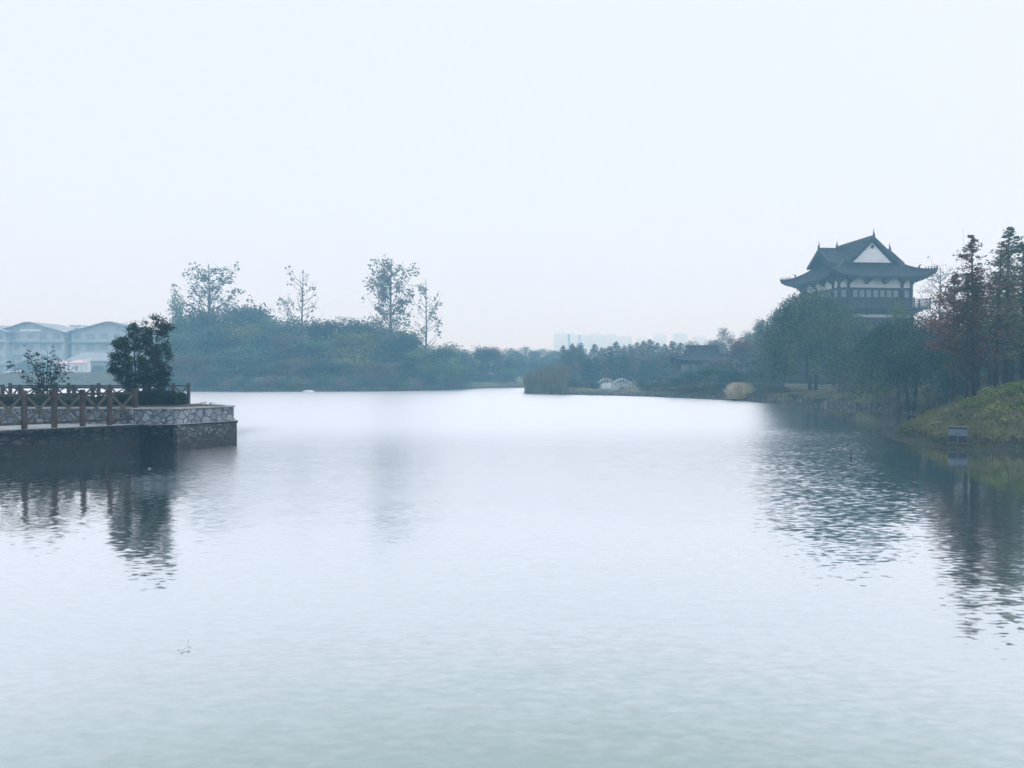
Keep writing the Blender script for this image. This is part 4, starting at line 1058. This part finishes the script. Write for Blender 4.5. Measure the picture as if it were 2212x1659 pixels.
for i, (px,d,t,wp,lf) in enumerate(((1400,99.5,836,34,'leaf_teal'),(1422,97.8,838,34,'leaf_brown'),(1448,96,838,40,'leaf_teal'),(1478,94,842,40,'leaf_brown'),(1508,92,844,44,'leaf_teal'),(1538,89,846,44,'leaf_brown'),(1566,87,846,36,'leaf_green'),(1628,81.5,848,40,'leaf_teal'),(1654,79,852,40,'leaf_brown'),(1690,77,850,52,'leaf_olive'),(1726,75,848,52,'leaf_olive'),(1765,74,856,40,'leaf_brown'),(1800,71.5,854,52,'leaf_olive'),(1840,69,850,56,'leaf_brown'),(1880,66,848,56,'leaf_olive'),(1920,64,850,50,'leaf_brown'),(1868,72,830,60,'leaf_olive'),(1905,70,822,60,'leaf_brown'),(1950,60.5,862,34,'leaf_brown'),(1935,66,838,50,'leaf_rust'))):
    tree('bush%d' % (i%3), px, d, t, wp, 'low waterside bush along the bank below the willows', 'bush', 'waterside_bush', 'waterside bushes below the willows', lf, crown='foliage', trunk='stem')
tree('bush1', 1782, 72.3, 861, 54, 'dark low bush overhanging the water at the first willow', 'bush', 'waterside_bush', None, 'leaf_laurel', crown='foliage', trunk='stem')
tree('bush2', 1850, 73, 792, 66, 'tall tan bush in the gap between the willows', 'bush', 'tall_bush', None, 'leaf_brown', crown='foliage', trunk='stem')
tree('willowA', 1757, 79, 632, 176, 'broad weeping willow before the pavilion, paler of the two', name='willow_tree', rz=.4)
tree('willowB', 1970, 57, 684, 196, 'darker weeping willow leaning over the inlet by the grassy bank', name='willow_tree', rz=1.9, zbase=.55)

tree('fine0', 1941, 62, 650, 46, 'narrow green treetop poking up through the darker willow', name='broadleaf_tree', leaf='leaf_willow')

# redwoods on the grassy bank
redw = [('cone0',2104,38.5,508,100,'leaf_maroon','dark red dawn redwood first in the row on the grassy bank'),
 ('cone1',2088,38.2,592,74,'leaf_redwood','slender shorter redwood touching the first red one'),
 ('cone2',2172,44,493,96,'leaf_cedar','tallest green tipped redwood on the grassy bank'),
 ('cone0',2150,42,524,92,'leaf_redwood','brown redwood between the red one and the green tipped one'),
 ('cone1',2209,44,524,82,'leaf_cedar','redwood cut off by the edge of the view'),
 ('cone2',2112,46,590,84,'leaf_redwood','brown redwood standing back behind the red one'),
 ('cone1',2185,50,600,90,'leaf_redwood','dull brown redwood filling the middle of the row'),
 ('cone0',2138,52,640,90,'leaf_cedar','dark green low redwood at the back of the row')]
for key,px,d,t,wp,lf,lab in redw:
    tree(key, px, d, t, wp, lab, name='redwood_tree', leaf=lf)
proto('redtree', conifer(91, H=6, Rr=1.9, clear=.42, nb=80, per=60, ls=.15, gap=.8), 6, 3, 'leaf_maroon')
tree('redtree', 2058, 48, 594, 96, 'leaning red leaved tree with thin trunk between willow and redwoods', name='red_leaved_tree', leaf='leaf_maroon')
for i, (px,d,t,wp) in enumerate(((2140,62,700,90),(2190,60,690,100),(2230,56,680,100),(2165,56,752,80),(2205,54,758,80))):
    tree('round%d' % (i%4), px, d, t, wp, 'dark bushy tree behind the redwood trunks', name='broadleaf_tree', group='dark trees behind the redwood trunks', leaf='leaf_willow')
# wispy bare tree between pavilion and redwoods
def bare(seed):
    rng = np.random.default_rng(seed); wd_ = MB(); wd_.tube([(0,0,-.3),(0,0,4),(.2,0,8.5)], [.12,.08,.02], 6); tips = []
    for i in range(34):
        z = rng.uniform(2.2,8.2); an = rng.uniform(0,6.28); L = (9-z)*.36*rng.uniform(.6,1.2)+.4
        o_ = Vector((0,0,z)); e_ = o_+Vector((math.cos(an)*L, math.sin(an)*L, L*rng.uniform(.3,.9))); wd_.tube([o_,(o_+e_)/2+Vector((0,0,.1)),e_],[.035,.022,.010],4)
        for k in range(6):
            q = o_.lerp(e_, rng.uniform(.4,1)); t_ = q+Vector(rng.normal(size=3)*.4)+Vector((0,0,.3)); wd_.tube([q,t_],[.012,.005],3); tips.append(np.array(t_))
    C = clumps(np.array(tips), 2, .15, rng)
    return leaf_quads(C, .16, .4, rng), wd_
proto('bare', bare(3), 9, 5, 'leaf_grey', 'bark_pale')
tree('bare', 2028, 90, 560, 96, 'wispy bare tree behind the balcony end of the pavilion', name='bare_tree')

for i, (px, d, t, wp) in enumerate(((2098,72,778,70),(2125,74,774,80),(2160,72,776,80),(2200,70,770,90))):
    tree('bush%d' % (i%3), px, d, t, wp, 'dark undergrowth bush on the rise behind the redwood trunks', 'bush', 'undergrowth_bush', 'undergrowth bushes behind the redwood trunks', 'leaf_willow', crown='foliage', trunk='stem')

# village greenery
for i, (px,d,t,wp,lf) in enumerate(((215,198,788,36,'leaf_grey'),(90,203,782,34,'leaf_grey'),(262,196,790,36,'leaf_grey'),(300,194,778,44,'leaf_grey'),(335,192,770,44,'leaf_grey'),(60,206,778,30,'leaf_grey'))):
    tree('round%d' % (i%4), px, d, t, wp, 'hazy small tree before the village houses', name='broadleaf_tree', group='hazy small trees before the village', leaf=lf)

# ------------------------------------------------------------------ reeds, grass, pampas
def blades(C, h, wdt, rng, lean=.25):
    n = len(C); an = rng.uniform(0,2*math.pi,n); d = np.stack([np.cos(an),np.sin(an),np.zeros(n)],-1); H_ = (h*rng.uniform(.55,1.15,n)*np.where(rng.uniform(size=n)<.04,1.15,1))[:,None]
    tip = rng.normal(size=(n,3))*lean*H_; tip[:,2] = H_[:,0]; wv = d*wdt*.5
    V = np.empty((n,4,3)); V[:,0] = C-wv; V[:,1] = C+wv; V[:,2] = C+tip*.65*np.array([1,1,1])+wv*.8; V[:,3] = C+tip
    return V.reshape(-1,3)
def scatter(name, n, x0, x1, y0, y1, cond, h, wdt, mat, seed, label=None, lean=.25, cat=None):
    rng = np.random.default_rng(seed); X = rng.uniform(x0,x1,n); Y = rng.uniform(y0,y1,n); s = sdist(X,Y); k = cond(X,Y,s); X, Y = X[k], Y[k]
    C = np.stack([X,Y,height(X,Y)-.03],-1); h = h*(1+.07*np.sin(X*2.1+Y*1.3)*np.sin(X*.9-Y*.7+1))
    o = link(name, npmesh(name, blades(C,h,wdt,rng,lean),4), mat); tag(o, label, cat, None, 'stuff'); return o
pxof = lambda X, Y: CX + F*X/Y
scatter('reeds', 26000, -1, 22, 103, 122, lambda X,Y,s: (s>-.5)&(s<7)&(pxof(X,Y)>1134)&(pxof(X,Y)<1226), 3.0, .10, M['reed'], 1, 'tall brown reeds with an even top at the tip of the spit', .11, 'reeds')
scatter('waterside_reeds', 90000, -60, 50, 56, 160, lambda X,Y,s: (s>-.3)&(s<2.5)&~((pxof(X,Y)>1134)&(pxof(X,Y)<1226)&(Y<130)), 0.38, .07, M['reed'], 2, 'low reeds and dry stems fringing the far shores', .45, 'reeds')
scatter('field_grass', 60000, -170, -62, 160, 200, lambda X,Y,s: s>0, .9, .35, M['drygrass'], 3, 'pale rough grass sloping up to the village', .3, 'grass')
gn_ = lambda X,Y: np.sin(X*1.1+Y*.5)*np.sin(Y*.9-X*.4)
scatter('bank_grass', 170000, 17, 46, 29, 70, lambda X,Y,s: (s>.85+.35*gn_(X,Y)), .17, .035, M['grass'], 4, 'rough green grass on the bank with the redwoods', .4, 'grass')
scatter('dry_bank_grass', 60000, 17, 46, 33, 70, lambda X,Y,s: (s>3.5)&(gn_(X*1.7,Y*1.3)>-.1), .20, .03, M['drygrass'], 5, 'dry yellow grass on top of the grassy bank', .4, 'grass')
def groundcover():
    rng = np.random.default_rng(6); X = rng.uniform(20,33,30000); Y = rng.uniform(31,40.5,30000); s = sdist(X,Y)
    k = (s > 2.2) & (pxof(X,Y) > 2128+60*np.sin(Y*2.3)) & (gn_(X*2,Y*2.2) > -.25); X, Y = X[k], Y[k]
    C = np.stack([X,Y,height(X,Y)+rng.uniform(.02,.22,len(X))],-1)
    return link('ground_cover', npmesh('ground_cover', leaf_quads(C,.10,.8,rng,tilt=.5),4), M['ivy'])
tag(groundcover(), 'bright yellow green leafy ground cover on the bank beside the redwoods', 'ground cover', None, 'stuff')
# pampas clump
rng = np.random.default_rng(9); n = 4200; an = rng.uniform(0,6.28,n); fan = np.abs(rng.normal(size=n))*.55; fan = np.minimum(fan,1.35); L = rng.uniform(1.1,1.85,n)*(1-.30*fan)
base_ = np.stack([rng.normal(size=n)*.35, rng.normal(size=n)*.3, np.zeros(n)],-1)
tip = base_+np.stack([np.cos(an)*np.sin(fan)*L*1.25, np.sin(an)*np.sin(fan)*L, np.cos(fan)*L],-1)
u = rng.uniform(.45,1,(n,1)); C = base_*(1-u)+tip*u
V = leaf_quads(C, .16, .22, rng, tilt=1.6)
Vb = np.empty((n,4,3)); wv = np.array([.012,0,0]); Vb[:,0]=base_-wv; Vb[:,1]=base_+wv; Vb[:,2]=tip+wv; Vb[:,3]=tip-wv
pg = link('pampas_grass', npmesh('pampas', np.concatenate([V, Vb.reshape(-1,3)]), 4), M['pampas'])
pg.location = (W(1597,82.3), 82.3, max(0, hz(W(1597,82.3),82.3))-.05)
tag(pg, 'pale straw coloured clump of pampas grass at the water edge', 'pampas grass')

# ------------------------------------------------------------------ small things
sy = 30.9
sx = W(2070,sy); sz = hz(sx, sy)
sg = empty('notice_board', (sx, sy, sz), R(-29), 'small framed notice board on a single post at the water edge', 'sign')
zb = ZY(958,sy)-sz; zt = zb+.69; hw = .365
MB().box(-.035,-.03,-.3,.035,.03,zt-.04).build('post', M['sign_frame'], sg)
MB().box(-hw,-.055,zb,hw,-.031,zb+.045).box(-hw,-.055,zb+.045,-hw+.035,-.031,zb+.64).box(hw-.035,-.055,zb+.045,hw,-.031,zb+.64).box(-.02,-.055,zb+.045,.02,-.031,zb+.31).build('frame', M['sign_frame'], sg)
MB().box(-hw-.03,-.12,zb+.645,hw+.03,.07,zb+.69).build('cap', M['sign_frame'], sg)
MB().box(-hw+.035,-.05,zb+.312,-.004,-.034,zb+.575).box(.004,-.05,zb+.312,hw-.035,-.034,zb+.575).build('upper_panel', M['sign_panel'], sg)
MB().box(-hw+.035,-.047,zb+.045,-.02,-.034,zb+.308).box(.02,-.047,zb+.045,hw-.035,-.034,zb+.308).build('lower_panel', M['sign_dark'], sg)
MB().box(-hw+.036,-.050,zb+.577,hw-.036,-.034,zb+.643).build('cap_shade_strip', M['sign_dark'], sg)  # dark strip standing in for the shade under the cap

a = Vector((W(2012,34.5),34.5,0)); b = Vector((W(2038,33.6),33.6,0)); a.z = hz(a.x,a.y)+.05; b.z = hz(b.x,b.y)+.16
tag(MB().tube([a,(a+b)/2+Vector((0,0,.03)),b],[.02,.028,.016],6).build('fallen_branch', M['drift'], smooth=True), 'pale fallen branch lying on the bank near the notice board', 'branch')

bx, by = W(2065,57), 57; bz = hz(bx,by)
be = empty('park_bench', (bx,by,bz), R(12), 'dark wooden bench on the grassy rise between willow and redwoods', 'bench')
MB().box(-.65,-.2,.40,.65,.2,.45).build('seat', M['timber'], be); MB().box(-.65,.2,.55,.65,.24,.80).build('backrest', M['timber'], be)
for s in (-.5,.5): MB().box(s-.04,-.18,-.15,s+.04,.24,.40).box(s-.03,.20,.40,s+.03,.24,.55).build('leg', M['timber'], be)

rk = bmesh.new(); bmesh.ops.create_icosphere(rk, subdivisions=3, radius=1)
for v in rk.verts: v.co = Vector((v.co.x*.95, v.co.y*.5, max(v.co.z*.22, -.2)))*(1+.08*math.sin(v.co.x*5+v.co.y*7)+.05*math.sin(v.co.z*9))
me = bpy.data.meshes.new('rock'); rk.to_mesh(me); rk.free(); o = link('rock', me, M['rock'], smooth=True); o.location = (W(667,119), 119, .06)
tag(o, 'low pale rock at the waterline of the wooded island', 'rock')

# waterbird
bd = empty('waterbird', (W(1840,26.8), 26.8, 0), R(70), 'small dark waterbird swimming before the grassy bank', 'bird')
bm = bmesh.new()
me = bpy.data.meshes.new('bird_body'); sk = [(-.13,0,.07),(-.07,0,.045),(.0,0,.04),(.07,0,.05),(.095,0,.09),(.10,0,.14),(.125,0,.165),(.15,0,.16)]
me.from_pydata(sk, [(i,i+1) for i in range(7)], []); o = link('body', me, M['feather'], bd)
md = o.modifiers.new('skin','SKIN'); rr = [.012,.035,.05,.042,.022,.018,.024,.010]
for v, r_ in zip(me.skin_vertices[0].data, rr): v.radius = (r_, r_*.9)
me.skin_vertices[0].data[0].use_root = True
o.modifiers.new('sub','SUBSURF').levels = 2; o.modifiers['sub'].render_levels = 2
MB().tube([(.155,0,.158),(.195,0,.150)],[.009,.002],6).build('beak', M['drift'], bd)

# floating sprig and leaves
m = MB(); m.tube([(0,-.12,.004),(0,0,.02),(.03,.14,.05),(.02,.22,.10)],[.006,.006,.005,.003],5); m.tube([(0,-.02,.015),(-.07,-.02,.02)],[.004,.003],4)
sp = empty('floating_sprig', (W(393,8.25), 8.25, 0), R(10), 'faint twig with small leaves floating alone on the open lake', 'twig')
sp.scale = (.75,.75,.75); m.build('stem', M['sprig'], sp)
C = np.array([(-.07,-.02,.025),(.07,.05,.03),(.05,.05,.03),(.02,.2,.09)]); link('leaves', npmesh('leaves', leaf_quads(C,.06,.5,np.random.default_rng(2),tilt=.4),4), M['sprig'], sp)
for px, py, lab in ((283,997.5,'floating leaf nearer to the terrace wall of the two'), (322,1013,'floating leaf farther from the terrace wall of the two')):
    d = dq(py); C = np.array([(0,0,0.012)]); o = link('floating_leaf', npmesh('floating_leaf', leaf_quads(np.repeat(C,3,0)+np.array([[0,0,0],[.05,.02,.004],[-.04,.03,.002]]),.10,.6,np.random.default_rng(int(px)),tilt=.15),4), M['drift'])
    o.location = (W(px,d), d, .004); tag(o, lab, 'leaf')

o = MB().tube([(0,0,0),(0,0,12),(0,0,ZY(486,92)-3)],[.04,.03,.015],6).build('mast', M['metal']); o.location = (W(2079,92),92,2.5)
tag(o, 'thin pale mast rising behind the red redwood', 'mast')

# ------------------------------------------------------------------ haze
hb = MB().box(-640,-30,-2.7,640,840,44).build('haze', None)
hb.data.materials.clear()
m, n, o = newmat('haze')
vp = N(n, 'ShaderNodeVolumePrincipled'); vp.inputs['Color'].default_value = HAZE_COLOR + (1,); vp.inputs['Density'].default_value = HAZE_DENSITY
vp.inputs['Anisotropy'].default_value = 0.3
vp.inputs['Absorption Color'].default_value = (1,1,1,1)
n.links.new(vp.outputs[0], o.inputs['Volume']); hb.data.materials.append(m)
tag(hb, kind='stuff')
